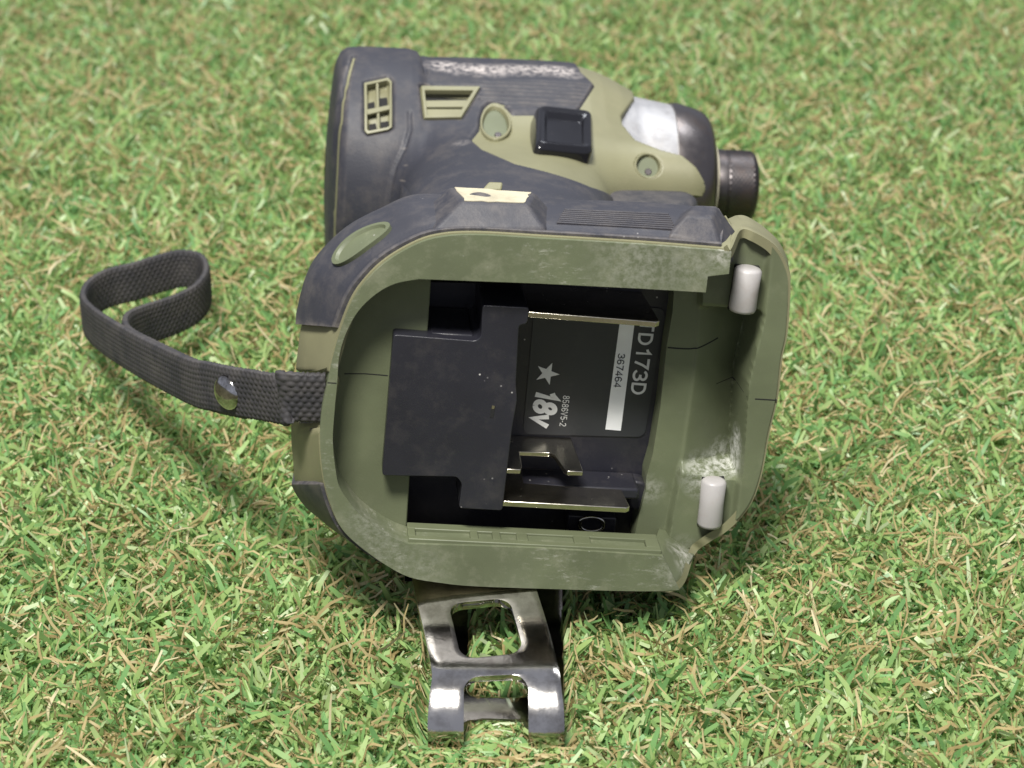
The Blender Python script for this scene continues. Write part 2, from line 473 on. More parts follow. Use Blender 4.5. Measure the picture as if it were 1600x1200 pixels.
# parting lines: thin dark strips, the shade of the grooves put into their colour
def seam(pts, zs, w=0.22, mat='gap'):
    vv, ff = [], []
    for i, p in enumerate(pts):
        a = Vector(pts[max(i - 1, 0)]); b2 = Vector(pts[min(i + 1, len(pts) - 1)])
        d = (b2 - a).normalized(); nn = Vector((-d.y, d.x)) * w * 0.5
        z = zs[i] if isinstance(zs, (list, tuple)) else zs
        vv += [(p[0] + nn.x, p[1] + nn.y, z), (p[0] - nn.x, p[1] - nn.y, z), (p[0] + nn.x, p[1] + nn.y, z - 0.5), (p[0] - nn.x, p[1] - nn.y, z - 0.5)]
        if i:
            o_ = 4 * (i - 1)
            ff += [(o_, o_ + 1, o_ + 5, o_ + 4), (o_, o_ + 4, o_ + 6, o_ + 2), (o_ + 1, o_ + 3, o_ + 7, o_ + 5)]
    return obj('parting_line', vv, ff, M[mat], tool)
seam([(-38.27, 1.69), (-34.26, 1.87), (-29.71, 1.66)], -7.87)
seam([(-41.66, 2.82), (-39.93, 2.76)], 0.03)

# ---------------------------------------------------------------- foot: black tray behind the terminals
t0 = [(-24.96, 21.3), (28.65, 22.51), (27.08, -43.4), (-23.71, -43.64)]
n_ = 4
tv = [(x, y, -22.0) for x, y in t0] + [(x, y, -8.3) for x, y in t0]
obj('mount_tray', tv, [(0, 1, 2, 3)] + [(i, (i + 1) % 4, 4 + (i + 1) % 4, 4 + i) for i in (0, 2, 3)], M['black'], tool)

# ---------------------------------------------------------------- foot: front ledge with the latch recess (height field)
XL = [(26.18, 25.78), (26.92, 18.79), (27.09, 14.7), (26.68, 7.38), (26.74, -5.92), (26.24, -16.66), (25.42, -21.75), (25.6, -24.95), (24.88, -29.81), (24.14, -36.05), (24.17, -43.22)]
CR = [(31.2, 26.03), (31.84, 19.02), (32.16, 14.94), (32.6, 4.87), (32.51, -5.26), (32.24, -16.42), (31.52, -22.25), (30.94, -29.59), (30.68, -36.27), (30.29, -43.01)]
RWALL = [(44.22, 26.34), (44.36, 16.64), (43.33, 7.83), (42.74, 1.71), (43.01, -3.88), (43.44, -10.93), (43.79, -17.35), (43.79, -25.31)]
REC = [(39.09, 16.58), (39.31, -19.85)]
outl = grow([(x, y, 0) for x, y in A_right], -0.35)
outl = [p[:2] for p in outl]
ytop, ybot = [(38.0, 33.21)][0][1], [(36.31, -36.73)][0][1]
def xat(poly, y):
    p = sorted(poly, key=lambda q: q[1])
    return np.interp(y, [q[1] for q in p], [q[0] for q in p])
ol = catmull(outl, 8)
oy = np.array([q[1] for q in ol]); ox = np.array([q[0] for q in ol])
def ledge_z(x, y):
    xl, xc, xw = xat(XL, y), xat(CR, y), xat(RWALL, y)
    yr_t = REC[0][1] - 0.06 * (x - REC[0][0]); yr_b = REC[1][1] - 0.10 * (x - REC[1][0])
    inrec = sstep(yr_b - 0.4, yr_b + 1.6, y) * (1 - sstep(yr_t - 1.2, yr_t + 0.6, y))
    plat = -13.2
    t = np.clip((x - xc) / np.maximum(xw - xc, 1), 0, 1)
    rec = -15.6 - 7.5 * t ** 1.3
    mid = plat + (rec - plat) * inrec
    z = -16.0 + (mid + 16.0) * sstep(xc - 0.25, xc + 0.45, x)
    z = z + (-11.2 - z) * sstep(xw - 0.5, xw + 0.7, x)
    return z
rows, cols = 150, 90
gy = np.linspace(ytop - 0.3, ybot + 0.3, rows)
vv, ff = [], []
imax = int(np.argmax(ox))
for j, y in enumerate(gy):
    # outer limit on this row
    up = oy >= oy[imax]
    xr = np.interp(y, np.sort(oy), ox[np.argsort(oy)])
    xl = float(xat(XL, y))
    xs = np.linspace(xl, max(xr, xl + 1), cols)
    zz = ledge_z(xs, y)
    vv += [(x, y, z) for x, z in zip(xs, zz)]
for j in range(rows - 1):
    for i in range(cols - 1):
        a = j * cols + i
        ff.append((a, a + 1, a + cols + 1, a + cols))
base = len(vv)
# left wall of the ledge down to the tray
for j in range(rows):
    x, y, z = vv[j * cols]
    vv.append((x, y, -22.2))
for j in range(rows - 1):
    ff.append((j * cols, (j + 1) * cols, base + j + 1, base + j))
ledge = obj('front_ledge', vv, ff, M['olive_ledge'], tool, smooth=True)
ledge.data.set_sharp_from_angle(angle=math.radians(50))
def on_ledge(pts, dz=0.04):
    return [float(ledge_z(np.array(p[0]), p[1])) + dz for p in pts]
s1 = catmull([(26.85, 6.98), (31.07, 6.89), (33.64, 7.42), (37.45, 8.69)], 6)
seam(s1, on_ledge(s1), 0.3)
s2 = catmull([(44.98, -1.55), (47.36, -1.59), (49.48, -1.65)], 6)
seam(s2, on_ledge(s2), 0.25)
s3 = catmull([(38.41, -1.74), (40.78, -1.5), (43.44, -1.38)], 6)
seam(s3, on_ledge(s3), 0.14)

# ramps that carry the rail ends down to the ledge
e1_ = [(27.4, -32.24, -0.7), (31.61, -39.64, -0.7), (36.68, -37.17, -11.3), (30.78, -33.77, -13.0)]
obj('rail_ramp', e1_ + [(p[0], p[1] - 0.5, p[2] - 9) for p in e1_], [(0, 1, 2, 3), (0, 4, 5, 1), (1, 5, 6, 2), (2, 6, 7, 3), (3, 7, 4, 0), (4, 7, 6, 5)], M['olive_ledge'], tool, bevel=0.5)

# white rubber stop pads, half sunk in slots
def pad(top, bot, r):
    a, b2 = Vector(top), Vector(bot)
    d = (b2 - a); L = d.length; d.normalize()
    s = d.cross(Vector((0, 0, 1))).normalized(); u = s.cross(d)
    prof = [(0, 0.55), (0.25, 0.85), (0.7, 1.0), (L * 0.5, 0.97), (L - 0.9, 1.0), (L - 0.3, 0.93), (L, 0.6)]
    m_ = 28
    vv, ff = [], []
    for t, k in prof:
        for q in range(m_):
            an = 2 * math.pi * q / m_
            vv.append(tuple(a + d * t + (s * math.cos(an) + u * math.sin(an)) * r * k))
    for i in range(len(prof) - 1):
        for q in range(m_):
            ff.append((i * m_ + q, i * m_ + (q + 1) % m_, (i + 1) * m_ + (q + 1) % m_, (i + 1) * m_ + q))
    ff += [tuple(range(m_)), tuple(range((len(prof) - 1) * m_, len(prof) * m_))]
    o = obj('stop_pad', vv, ff, M['pad'], tool, smooth=True)
    # black plate painting the shadow gap in the slot behind the pad
    g0 = a + d * 0.2; g1 = b2 + d * 0.3
    w = s * (r * 0.9)
    zz = a.z - 0.2
    prism('pad_gap_shade', [(g0 + w)[:2], (g1 + w)[:2], (g1 - w)[:2], (g0 - w)[:2]], a.z - 0.9, a.z - 3.5, M['gap'], tool)
    return o
pd = [(40.37, 26.49, -11.2), (40.06, 17.05, -11.2), (38.78, -19.87, -12.0), (38.91, -30.64, -12.0)]
pad(pd[0], pd[1], 2.75)
pad(pd[2], pd[3], 2.6)

# ---------------------------------------------------------------- terminal block
tb = [(-29.29, 11.68), (-13.18, 11.07), (-12.25, 12.17), (-12.46, 18.52), (-3.35, 18.41), (-3.46, 15.09), (-5.06, 14.76), (-4.73, 2.43), (-4.21, -0.95), (-4.74, -7.15), (-5.3, -25.07), (-14.1, -24.83), (-13.82, -19.46), (-14.95, -17.96), (-29.86, -18.25)]
prism('terminal_block', rounded(tb, 0.7, 3), -4.2, -21.9, M['black'], tool, bevel=0.7, seg=3)
prism('block_step', [(-22.05, 11.48), (-13.51, 11.46), (-13.62, 9.58), (-21.94, 9.75)], -6.6, -21.9, M['black'], tool, bevel=0.4)
sl = [(-9.18, -2.25), (-8.42, -2.36), (-8.6, -4.96), (-9.37, -4.86)]
prism('inspection_slit', sl, -4.12, -4.6, M['gap'], tool)
hexa('slit_contact', [(x, y, -4.06) for x, y in [(-9.06, -2.25), (-8.54, -2.36), (-8.62, -3.05), (-9.13, -2.93)]], [(x, y, -4.3) for x, y in [(-9.06, -2.25), (-8.54, -2.36), (-8.62, -3.05), (-9.13, -2.93)]], M['blade'], tool)

# terminal blades: plates standing on the tray, edge towards the battery
def blade(name, a, b2, z1, z2, th=1.15, notch=None, mat='blade'):
    a, b2 = Vector(a), Vector(b2)
    d = (b2 - a).normalized(); nn = Vector((-d.y, d.x)) * th * 0.5
    L = (b2 - a).length
    poly = [(0, z2), (0, z1), (L - 0.8, z1), (L, z1 - 0.8), (L - 1.2, z2)] if not notch else notch
    lo = [(a.x + d.x * s + nn.x, a.y + d.y * s + nn.y, z) for s, z in poly]
    hi = [(a.x + d.x * s - nn.x, a.y + d.y * s - nn.y, z) for s, z in poly]
    return hexa(name, lo, hi, M[mat], tool, bevel=0.15)
e = [(-6.54, 16.91), (22.7, 15.84)]
blade('terminal_blade', e[0], e[1], -4.8, -21.9)
e = [(-5.98, -23.77), (20.67, -24.36)]
blade('terminal_blade', e[0], e[1], -4.8, -21.9)
e = [(-5.49, -16.56), (10.41, -16.51)]
k = (Vector(e[1]) - Vector(e[0])).length
blade('signal_terminal', e[0], e[1], -4.8, -21.9, 1.0,
      notch=[(0, -21.9), (0, -4.6), (0.20 * k, -4.6), (0.23 * k, -6.2), (0.24 * k, -13.6), (0.62 * k, -13.6), (0.68 * k, -12.6), (0.76 * k, -5.6), (0.80 * k, -4.6), (0.99 * k, -4.6), (k, -5.4), (0.96 * k, -21.9)])
prism('terminal_foot', [(-5.27, -23.31), (23.68, -23.38), (23.94, -25.98), (-5.05, -26.33)], -13.5, -21.9, M['black'], tool, bevel=0.6)
prism('terminal_end', rounded([(22.49, -23.33), (26.03, -23.78), (26.41, -30.23), (22.74, -30.07)], 1.6), -17.5, -21.9, M['black'], tool, bevel=0.5)
prism('side_terminal', [(10.02, -31.3), (20.19, -31.66), (20.25, -36.56), (10.03, -36.03)], -16.5, -21.9, M['black'], tool, bevel=0.3)
rg = [(12.67, -31.97, -15.9), (14.9, -31.3, -15.9), (17.11, -31.96, -15.9), (17.28, -33.73, -15.9), (15.19, -34.54, -15.9), (12.84, -33.88, -15.9)]
loop = catmull(rg, 4, closed=True)
cen = Vector((sum(p[0] for p in loop), sum(p[1] for p in loop), sum(p[2] for p in loop))) / len(loop)
vv, ff = [], []
for i, p in enumerate(loop):
    pv = Vector(p); rad = (pv - cen).normalized()
    for q in range(6):
        an = q * math.pi / 3
        vv.append(tuple(pv + rad * math.cos(an) * 0.42 + Vector((0, 0, 1)) * math.sin(an) * 0.42))
for i in range(len(loop)):
    for q in range(6):
        ff.append((i * 6 + q, i * 6 + (q + 1) % 6, ((i + 1) % len(loop)) * 6 + (q + 1) % 6, ((i + 1) % len(loop)) * 6 + q))
obj('contact_ring', vv, ff, M['chrome'], tool, smooth=True)

# ---------------------------------------------------------------- rating label on the tray
lb = [(0.32, 11.26), (26.4, 10.79), (25.15, 2.32), (25.02, -14.99), (-0.18, -15.42), (-0.11, -3.0)]
lab = prism('rating_label', rounded([(-0.15, 13.72), (26.67, 13.3), (25.18, -15.27), (-0.3, -15.57)], 1.8), -21.7, -21.85, M['label'], tool)
ws = [(17.57, 10.42), (20.61, 10.42), (20.06, -13.99), (16.81, -13.83)]
strip = prism('serial_strip', ws, -21.6, -21.72, M['print_white'], lab)
rd = Vector([(16.68, -13.83)][0]) - Vector([(17.44, 10.42)][0])
T1 = [(21.77, 10.63), (17.86, 3.19), (1.64, -5.13), (7.34, -6.6), (3.63, -1.93)]
text('print_model', 'TD173D', M['print_grey'], lab, T1[0], 3.05, rd, -21.6, w=0.17, sx=1.38)
text('print_serial', '367464', M['print_dark'], strip, T1[1], 1.5, rd, -21.5, w=0.14, sx=1.3)
text('print_voltage', '18v', M['print_grey'], lab, T1[2], 4.65, rd, -21.6, shear=0.17, w=0.235, sx=0.98)
text('print_code', '8586V5-2', M['print_grey'], lab, T1[3], 1.42, rd, -21.6, w=0.10, sx=0.98)
ax = Vector((rd.x, rd.y)).normalized(); ay = Vector((-ax.y, ax.x))
star = []
for k in range(10):
    an = math.pi / 2 + k * math.pi / 5
    r_ = 2.55 if k % 2 == 0 else 1.0
    q = Vector(T1[4]) + ax * (r_ * math.cos(an)) + ay * (r_ * math.sin(an))
    star.append((q.x, q.y))
prism('print_star', star, -21.6, -21.72, M['print_grey'], lab)

# ---------------------------------------------------------------- rubber guard on the upper side of the foot
def arc_range(i0, i1):
    return list(range(i0 * PER, i1 * PER + 1))
# indices into the key list: 1 = front end of the upper side ... 10 = rear corner
ids = arc_range(1, 10)
prof = [(0.04, 0.1, 0), (0.05, 0.9, 0), (0.10, 1.05, 0), (0.16, 0.65, 0), (0.20, 0.65, 0), (0.27, 1.15, 0), (0.6, 1.25, 0), (1.0, 1.2, 0), (1.0, 1.1, -6), (1.0, 0.2, -9)]
vv, ff = [], []
for (t, off, dz) in prof:
    lp = grow(lerp_loop(A3s, B3s, t), 0)
    g1 = grow(lp, 1.0)
    for i in ids:
        p = Vector(lp[i]); q = Vector(g1[i]); d = (q - p)
        # lift along a normal that also leans to the front
        s = off
        vv.append((p.x + d.x * s, p.y + d.y * s, p.z + dz + 0.35 * off * (1 - t)))
m_ = len(ids)
for i in range(len(prof) - 1):
    for k in range(m_ - 1):
        ff.append((i * m_ + k, i * m_ + k + 1, (i + 1) * m_ + k + 1, (i + 1) * m_ + k))
# close the two ends
ff.append(tuple(i * m_ for i in range(len(prof))))
ff.append(tuple(i * m_ + m_ - 1 for i in range(len(prof) - 1, -1, -1)))
guard = obj('foot_guard', vv, ff, M['rubber'], tool, smooth=True)
guard.data.set_sharp_from_angle(angle=math.radians(45))

# rear lower guard piece
ids = arc_range(16, 20)[0:]
vv, ff = [], []
prof2 = [(0.03, 0.1, 0), (0.05, 0.7, 0), (0.5, 0.9, 0), (1.0, 0.9, 0), (1.0, 0.2, -8)]
for (t, off, dz) in prof2:
    lp = lerp_loop(A3s, B3s, t); g1 = grow(lp, 1.0)
    for i in ids:
        p = Vector(lp[i]); d = Vector(g1[i]) - p
        vv.append((p.x + d.x * off, p.y + d.y * off, p.z + dz + 0.3 * off * (1 - t)))
m_ = len(ids)
for i in range(len(prof2) - 1):
    for k in range(m_ - 1):
        ff.append((i * m_ + k, i * m_ + k + 1, (i + 1) * m_ + k + 1, (i + 1) * m_ + k))
ff.append(tuple(i * m_ for i in range(len(prof2))))
ff.append(tuple(i * m_ + m_ - 1 for i in range(len(prof2) - 1, -1, -1)))
g2 = obj('rear_guard', vv, ff, M['rubber'], tool, smooth=True)
g2.data.set_sharp_from_angle(angle=math.radians(45))

# bumper blocks (truncated pyramids) on the guard
def block(name, front_base, front_top, back_top, back_base, mat):
    fb, ft, bt, bb = front_base, front_top, back_top, back_base
    v = [*fb, *ft, *bt, *bb]           # each: left, right
    low = [(p[0], p[1] - 6, p[2]) for p in (fb[0], fb[1], bb[1], bb[0])]
    v += low
    f = [(0, 1, 3, 2), (2, 3, 5, 4), (4, 5, 7, 6), (0, 2, 4, 6), (1, 7, 5, 3),
         (0, 8, 9, 1), (1, 9, 10, 7), (7, 10, 11, 6), (6, 11, 8, 0), (8, 11, 10, 9)]
    return obj(name, v, f, mat, tool, bevel=0.6, seg=3)
b1 = [(-23.13, 34.03, -2.0), (-1.72, 35.21, -2.0), (-17.71, 38.63, -6.0), (-5.19, 38.76, -6.0), (-19.5, 38.74, -15.0), (-2.95, 38.55, -15.0), (-24.23, 33.64, -16.0), (1.72, 33.76, -16.0)]
block('bumper_block', b1[0:2], b1[2:4], b1[4:6], b1[6:8], M['rubber'])
tp = [Vector(b1[2]), Vector(b1[3]), Vector(b1[5]), Vector(b1[4])]
cen = sum(tp, Vector()) / 4
nrm = (tp[1] - tp[0]).cross(tp[3] - tp[0]).normalized()
if nrm.y < 0: nrm = -nrm
lo = [cen + (p - cen) * 0.90 + nrm * 0.00 for p in tp]
hi = [cen + (p - cen) * 0.90 + nrm * 0.14 for p in tp]
# uneven worn edge
def wob(poly, amt, k=7):
    out = []
    for i in range(len(poly)):
        a, b2 = poly[i], poly[(i + 1) % len(poly)]
        for j in range(k):
            p = a + (b2 - a) * (j / k)
            out.append(p + Vector((random.uniform(-amt, amt), 0, random.uniform(-amt, amt))))
    return out
random.seed(3)
wl = wob(lo, 0.35)
wh = [p + nrm * 0.14 for p in wl]
hexa('worn_patch', [tuple(p) for p in wl], [tuple(p) for p in wh], M['bare'], tool)
hc = [(-13.98, 39.1, -10.5)][0]
hp = [(hc[0] + 2.0 * math.cos(a) + 0.4 * math.sin(2 * a), hc[2] + 1.5 * math.sin(a)) for a in np.linspace(0, 2 * math.pi, 14, endpoint=False)]
tool_n = nrm
def on_top(x, z): # height of the worn patch plane
    return cen.y - (nrm.x * (x - cen.x) + nrm.z * (z - cen.z)) / nrm.y
hexa('patch_hole', [(x, on_top(x, z) + 0.22, z) for x, z in hp], [(x, on_top(x, z) + 0.05, z) for x, z in hp], M['rubber'], tool)
b2_ = [(21.98, 35.35, -2.0), (32.58, 33.03, -2.0), (25.67, 37.83, -6.5), (30.95, 37.84, -6.5), (28.8, 37.85, -14.0), (33.13, 37.94, -14.0), (25.86, 34.84, -16.0), (37.42, 33.12, -12.0)]
block('bumper_block', b2_[0:2], b2_[2:4], b2_[4:6], b2_[6:8], M['rubber'])

# grip ribs between the two blocks
# oval inlay on the rear corner: ellipse laid on the guard's slope
def guard_pt(i, t, off):
    """i = fractional index in key points, t across the slope"""
    j = i * PER
    j0 = int(math.floor(j)); w = j - j0
    lp = lerp_loop(A3s, B3s, t); g1 = grow(lp, 1.0)
    p = Vector(lp[j0]).lerp(Vector(lp[j0 + 1]), w)
    d = (Vector(g1[j0]).lerp(Vector(g1[j0 + 1]), w) - p).normalized()
    return p + d * off + Vector((0, 0, 0.35 * off * (1 - t)))
for k in range(8):
    t = 0.34 + 0.075 * k
    def edge_(i_, dt, off):
        return tuple(guard_pt(i_, t + dt, off))
    ia, ib = 2.86 - 0.012 * k, 1.62 + 0.012 * k
    lo = [edge_(ia, 0, 0.8), edge_(ib, 0, 0.8), edge_(ib, 0.042, 0.8), edge_(ia, 0.042, 0.8)]
    hi = [edge_(ia, 0, 1.62), edge_(ib, 0, 1.62), edge_(ib, 0.042, 1.62), edge_(ia, 0.042, 1.62)]
    hexa('grip_rib', lo, hi, M['rubber_plain'], tool, bevel=0.12)
def oval(name, ci, ct, ri, rt, off, mat, depth=0.8, tilt=0.0):
    ring = [(ci + ri * math.cos(a), ct + rt * math.sin(a) + tilt * math.cos(a)) for a in np.linspace(0, 2 * math.pi, 36, endpoint=False)]
    top = [tuple(guard_pt(i, t, off)) for i, t in ring]
    ins = [tuple(guard_pt(ci + (i - ci) * 0.86, ct + (t - ct) * 0.82, off - 0.05)) for i, t in ring]
    inn = [tuple(guard_pt(ci + (i - ci) * 0.80, ct + (t - ct) * 0.74, off - depth)) for i, t in ring]
    low = [tuple(guard_pt(i, t, 0.3)) for i, t in ring]
    c = tuple(guard_pt(ci, ct, off - depth))
    k = 36
    v = low + top + ins + inn + [c]
    f = []
    for r0 in range(3):
        for q in range(k):
            f.append((r0 * k + q, r0 * k + (q + 1) % k, (r0 + 1) * k + (q + 1) % k, (r0 + 1) * k + q))
    for q in range(k):
        f.append((3 * k + q, 3 * k + (q + 1) % k, 4 * k))
    o = obj(name, v, f, mat, tool, smooth=True)
    o.data.set_sharp_from_angle(angle=math.radians(40))
oval('oval_inlay', 6.95, 0.60, 0.95, 0.25, 2.05, M['olive_rim'], depth=0.6)

# small olive tab standing behind the worn block
tb3 = [(-12.87, 36.92, -20.0), (-8.83, 37.12, -20.0), (-8.49, 38.25, -22.0), (-11.29, 38.23, -22.0)]
hexa('strap_lug', tb3, [(p[0], p[1] - 4, p[2] - 3) for p in tb3], M['olive'], tool, bevel=0.4)

# =====================================================================
# head, grip and chin
# =====================================================================
RXTAB = [(-40.2, 0.0), (-40.0, 9.0), (-39.4, 18.5), (-38.7, 25.5), (-37.8, 28.3), (-36.2, 29.6), (-32.0, 30.0), (-21.0, 30.1), (-19.0, 29.6), (-17.0, 28.3), (-15.5, 28.0), (6.0, 28.4), (20.0, 28.6), (24.0, 28.3), (28.0, 27.3), (33.1, 25.2), (37.4, 22.9), (40.0, 22.4), (48.9, 20.7), (53.0, 19.5), (57.0, 14.5), (61.0, 7.0)]
# ---- body form: head (turned profile) + grip + chin, blended smoothly ----
HY, HZ = 1.3, -154.0            # head axis, local mm
RX = np.array(RXTAB)[:, 0]
RR = np.array(RXTAB)[:, 1]

def head_r(x):
    return np.interp(x, RX, RR)

def smin(a, b, k):
    h = np.clip(0.5 + 0.5 * (b - a) / k, 0, 1)
    return b + (a - b) * h - k * h * (1 - h)

def body_f(x, y, z):
    yy, zz = y - HY, z - HZ
    # head: slightly flattened round section
    f = (np.abs(yy) ** 2.15 + np.abs(zz) ** 2.15) ** (1 / 2.15) - head_r(x)
    # grip
    t = np.clip((z + 146) / 108.0, 0, 1)
    cx = 6.0 - 10.0 * t
    a = 28.0 - 3.0 * np.sin(np.pi * t) + 0 * z
    b = 20.0 - 1.2 * np.sin(np.pi * t)
    g = ((np.abs((x - cx) / a) ** 2.7 + np.abs(yy / b) ** 2.7) ** (1 / 2.7) - 1) * 19.0
    g = np.maximum(g, -(z + 154))
    f = smin(f, g, 12.0)
    # chin under the hammer case, in front of the grip
    q = np.sqrt(np.maximum(np.abs(x - 36) - 12, 0) ** 2 + np.maximum(np.abs(yy) - 9, 0) ** 2 + np.maximum(np.abs(z + 142) - 15, 0) ** 2) - 9.0
    return smin(f, q, 7.0)

VY, VZ = (0.3773, 0.9261)      # direction from which the panel outlines below are drawn (y, z)

def solve(x, phi, cut=-46.0):
    """distance from the head axis to the body surface along angle phi (0 = towards the grip)"""
    s, c = np.sin(phi), np.cos(phi)
    lo = np.zeros_like(x); hi = np.full_like(x, 125.0)
    # march for the last inside point, then bisect
    ts = np.linspace(0.5, 125, 250)
    ins = np.zeros_like(x)
    alive = np.ones_like(x, bool)
    for t in ts:
        v_ = body_f(x, HY + t * s, HZ + t * c) < 0
        alive &= v_
        ins = np.where(alive, t, ins)
    lo = ins; hi = ins + 0.51
    for _ in range(14):
        mid = 0.5 * (lo + hi)
        v_ = body_f(x, HY + mid * s, HZ + mid * c) < 0
        lo = np.where(v_, mid, lo); hi = np.where(v_, hi, mid)
    r = 0.5 * (lo + hi)
    lim = np.where(c > 0.05, (cut - HZ) / np.maximum(c, 0.05), 1e9)
    return np.minimum(r, lim)

xs = np.concatenate([np.array([-40.1, -40.0, -39.8, -39.4, -38.8, -38.2, -37.6, -37.0]), np.arange(-36.5, 58.5, 0.42)])
ph_h = [0.0, 0.05, 0.1]
ph_h += [math.atan(20.0 / z) for z in np.arange(112, 20, -0.8)]
ph_h += list(np.arange(math.radians(46), math.radians(180), 0.35 / 28.5))
ph_d = [0.0, 0.05, 0.1] + [math.atan(20.0 / z) for z in np.arange(112, 20, -5)] + list(np.arange(math.radians(46), math.radians(180), 2.0 / 28.5))
phis = np.array(sorted(set([round(a, 5) for a in ph_h] + [round(-a, 5) for a in ph_d] + [-round(math.pi - 0.03, 5)])))
X, PH = np.meshgrid(xs, phis, indexing='ij')
Rr = solve(X.ravel(), PH.ravel()).reshape(X.shape)
Yv = HY + Rr * np.sin(PH); Zv = HZ + Rr * np.cos(PH)
BV = np.stack([X, Yv, Zv], -1)
e_ = 0.25
def gradn(P_a):
    x, y, z = P_a[..., 0], P_a[..., 1], P_a[..., 2]
    gx = body_f(x + e_, y, z) - body_f(x - e_, y, z)
    gy_ = body_f(x, y + e_, z) - body_f(x, y - e_, z)
    gz = body_f(x, y, z + e_) - body_f(x, y, z - e_)
    g_ = np.stack([gx, gy_, gz], -1)
    return g_ / np.maximum(np.linalg.norm(g_, axis=-1, keepdims=True), 1e-9)
BN = gradn(BV)
Q = BV[..., 1] * VZ - BV[..., 2] * VY
facing = BN[..., 1] * VY + BN[..., 2] * VZ > -0.12

def sd_poly(poly, x, q):
    """signed distance to a polygon, positive inside"""
    P_a = np.array(poly)
    shp = x.shape
    x = x.ravel(); q = q.ravel()
    d = np.full(x.shape, 1e9); inside = np.zeros(x.shape, bool)
    n_p = len(P_a)
    for i in range(n_p):
        a, b_ = P_a[i], P_a[(i + 1) % n_p]
        ex, ey = b_ - a
        L2 = ex * ex + ey * ey + 1e-12
        t = np.clip(((x - a[0]) * ex + (q - a[1]) * ey) / L2, 0, 1)
        d = np.minimum(d, np.hypot(x - a[0] - t * ex, q - a[1] - t * ey))
        c1 = (a[1] > q) != (b_[1] > q)
        xi = a[0] + (q - a[1]) / (b_[1] - a[1] + 1e-12) * ex
        inside ^= c1 & (x < xi)
    return np.where(inside, d, -d).reshape(shp)
def d_line(pts, x, q):
    d = np.full(x.shape, 1e9)
    for a, b_ in zip(pts[:-1], pts[1:]):
        ex, ey = b_[0] - a[0], b_[1] - a[1]
        t = np.clip(((x - a[0]) * ex + (q - a[1]) * ey) / (ex * ex + ey * ey + 1e-12), 0, 1)
        d = np.minimum(d, np.hypot(x - a[0] - t * ex, q - a[1] - t * ey))
    return d

DARK = [(-55.07, 95.85), (18.91, 99.83), (22.95, 89.09), (22.97, 84.71), (25.77, 80.82), (20.32, 72.5), (16.7, 71.54), (3.87, 70.74), (2.7, 72.29), (1.66, 73.31), (0.1, 73.77), (-1.67, 73.31), (-3.0, 72.16), (-3.94, 69.41), (-4.51, 65.9), (-6.7, 62.91), (-4.6, 59.61), (2.06, 55.52), (12.86, 52.63), (19.25, 50.93), (26.05, 50.95), (31.6, 49.77), (35.72, 47.49), (78.19, -264.01), (-40.57, -263.76)]
OLIVE = [(-55.13, 97.37), (32.72, 95.89), (36.22, 86.61), (38.14, 84.49), (37.13, 79.61), (31.93, 73.02), (31.99, 71.0), (34.81, 66.19), (40.44, 63.76), (45.74, 62.5), (49.13, 59.55), (51.24, 56.38), (51.98, 54.3), (51.29, 52.71), (43.48, 52.9), (36.25, 53.3), (33.52, 52.67), (32.37, 50.76), (36.05, 47.5), (78.19, -264.01), (-40.57, -263.76)]
VENT1 = [(-32.52, 77.31), (-26.67, 79.09), (-25.72, 77.87), (-25.46, 66.0), (-26.37, 65.32), (-31.31, 64.18), (-32.12, 65.12)]
VENT2 = [(-18.71, 77.31), (-3.63, 77.97), (-8.63, 69.04), (-17.83, 68.68)]
BOSS1 = [(-0.28, 67.96)][0]; BOSS2 = [(37.16, 59.4)][0]
RIBS = [(-11.5, 79.66), (24.62, 81.26), (20.58, 73.43), (3.96, 72.0), (-4.64, 74.06), (-3.24, 78.95)]
SEAM1 = [(-21.32, 69.95), (-21.13, 65.44), (-22.15, 60.98), (-24.15, 56.19), (-25.03, 51.85), (-25.46, 45.77), (-25.06, 38.3)]
SEAM2 = [(-34.99, 84.95), (-36.31, 79.35), (-37.43, 72.42), (-38.1, 64.34), (-38.39, 56.55), (-38.48, 45.85), (-37.92, 38.18)]
GRV = [(-18.06, 89.45), (-17.6, 84.94), (-17.21, 81.2)]

def ell(c, rx, rq, tilt, x, q):
    dx, dq = x - c[0], q - c[1]
    cx, sx = math.cos(tilt), math.sin(tilt)
    return np.hypot((dx * cx + dq * sx) / rx, (-dx * sx + dq * cx) / rq)

sd_d = sd_poly(DARK, X, Q)
sd_d = np.where(facing, sd_d, np.where(X < 21, 5.0, -5.0))
sd_v = np.maximum(sd_poly(VENT1, X, Q), sd_poly(VENT2, X, Q))
sd_d = np.minimum(sd_d, np.where(facing, -sd_v, 5.0))
sd_o = np.where(facing, sd_poly(OLIVE, X, Q), np.where(X < 35, 5.0, -5.0))

e1 = ell(BOSS1, 3.6, 4.5, 0.15, X, Q); e2 = ell(BOSS2, 3.3, 3.1, -0.5, X, Q)
dimple = np.where(facing, 4.5 * (1 - sstep(0.86, 1.0, e1)) + 4.5 * (1 - sstep(0.86, 1.0, e2)), 0)
off_o = np.clip(sd_o * 2.6, -8.0, 0.0) - dimple - 1.8 * sstep(0.5, 0.8, np.where(facing, sd_v, -5)) - 1.5 * sstep(2.5, 4.5, sd_d) * sstep(-32, -30, X)

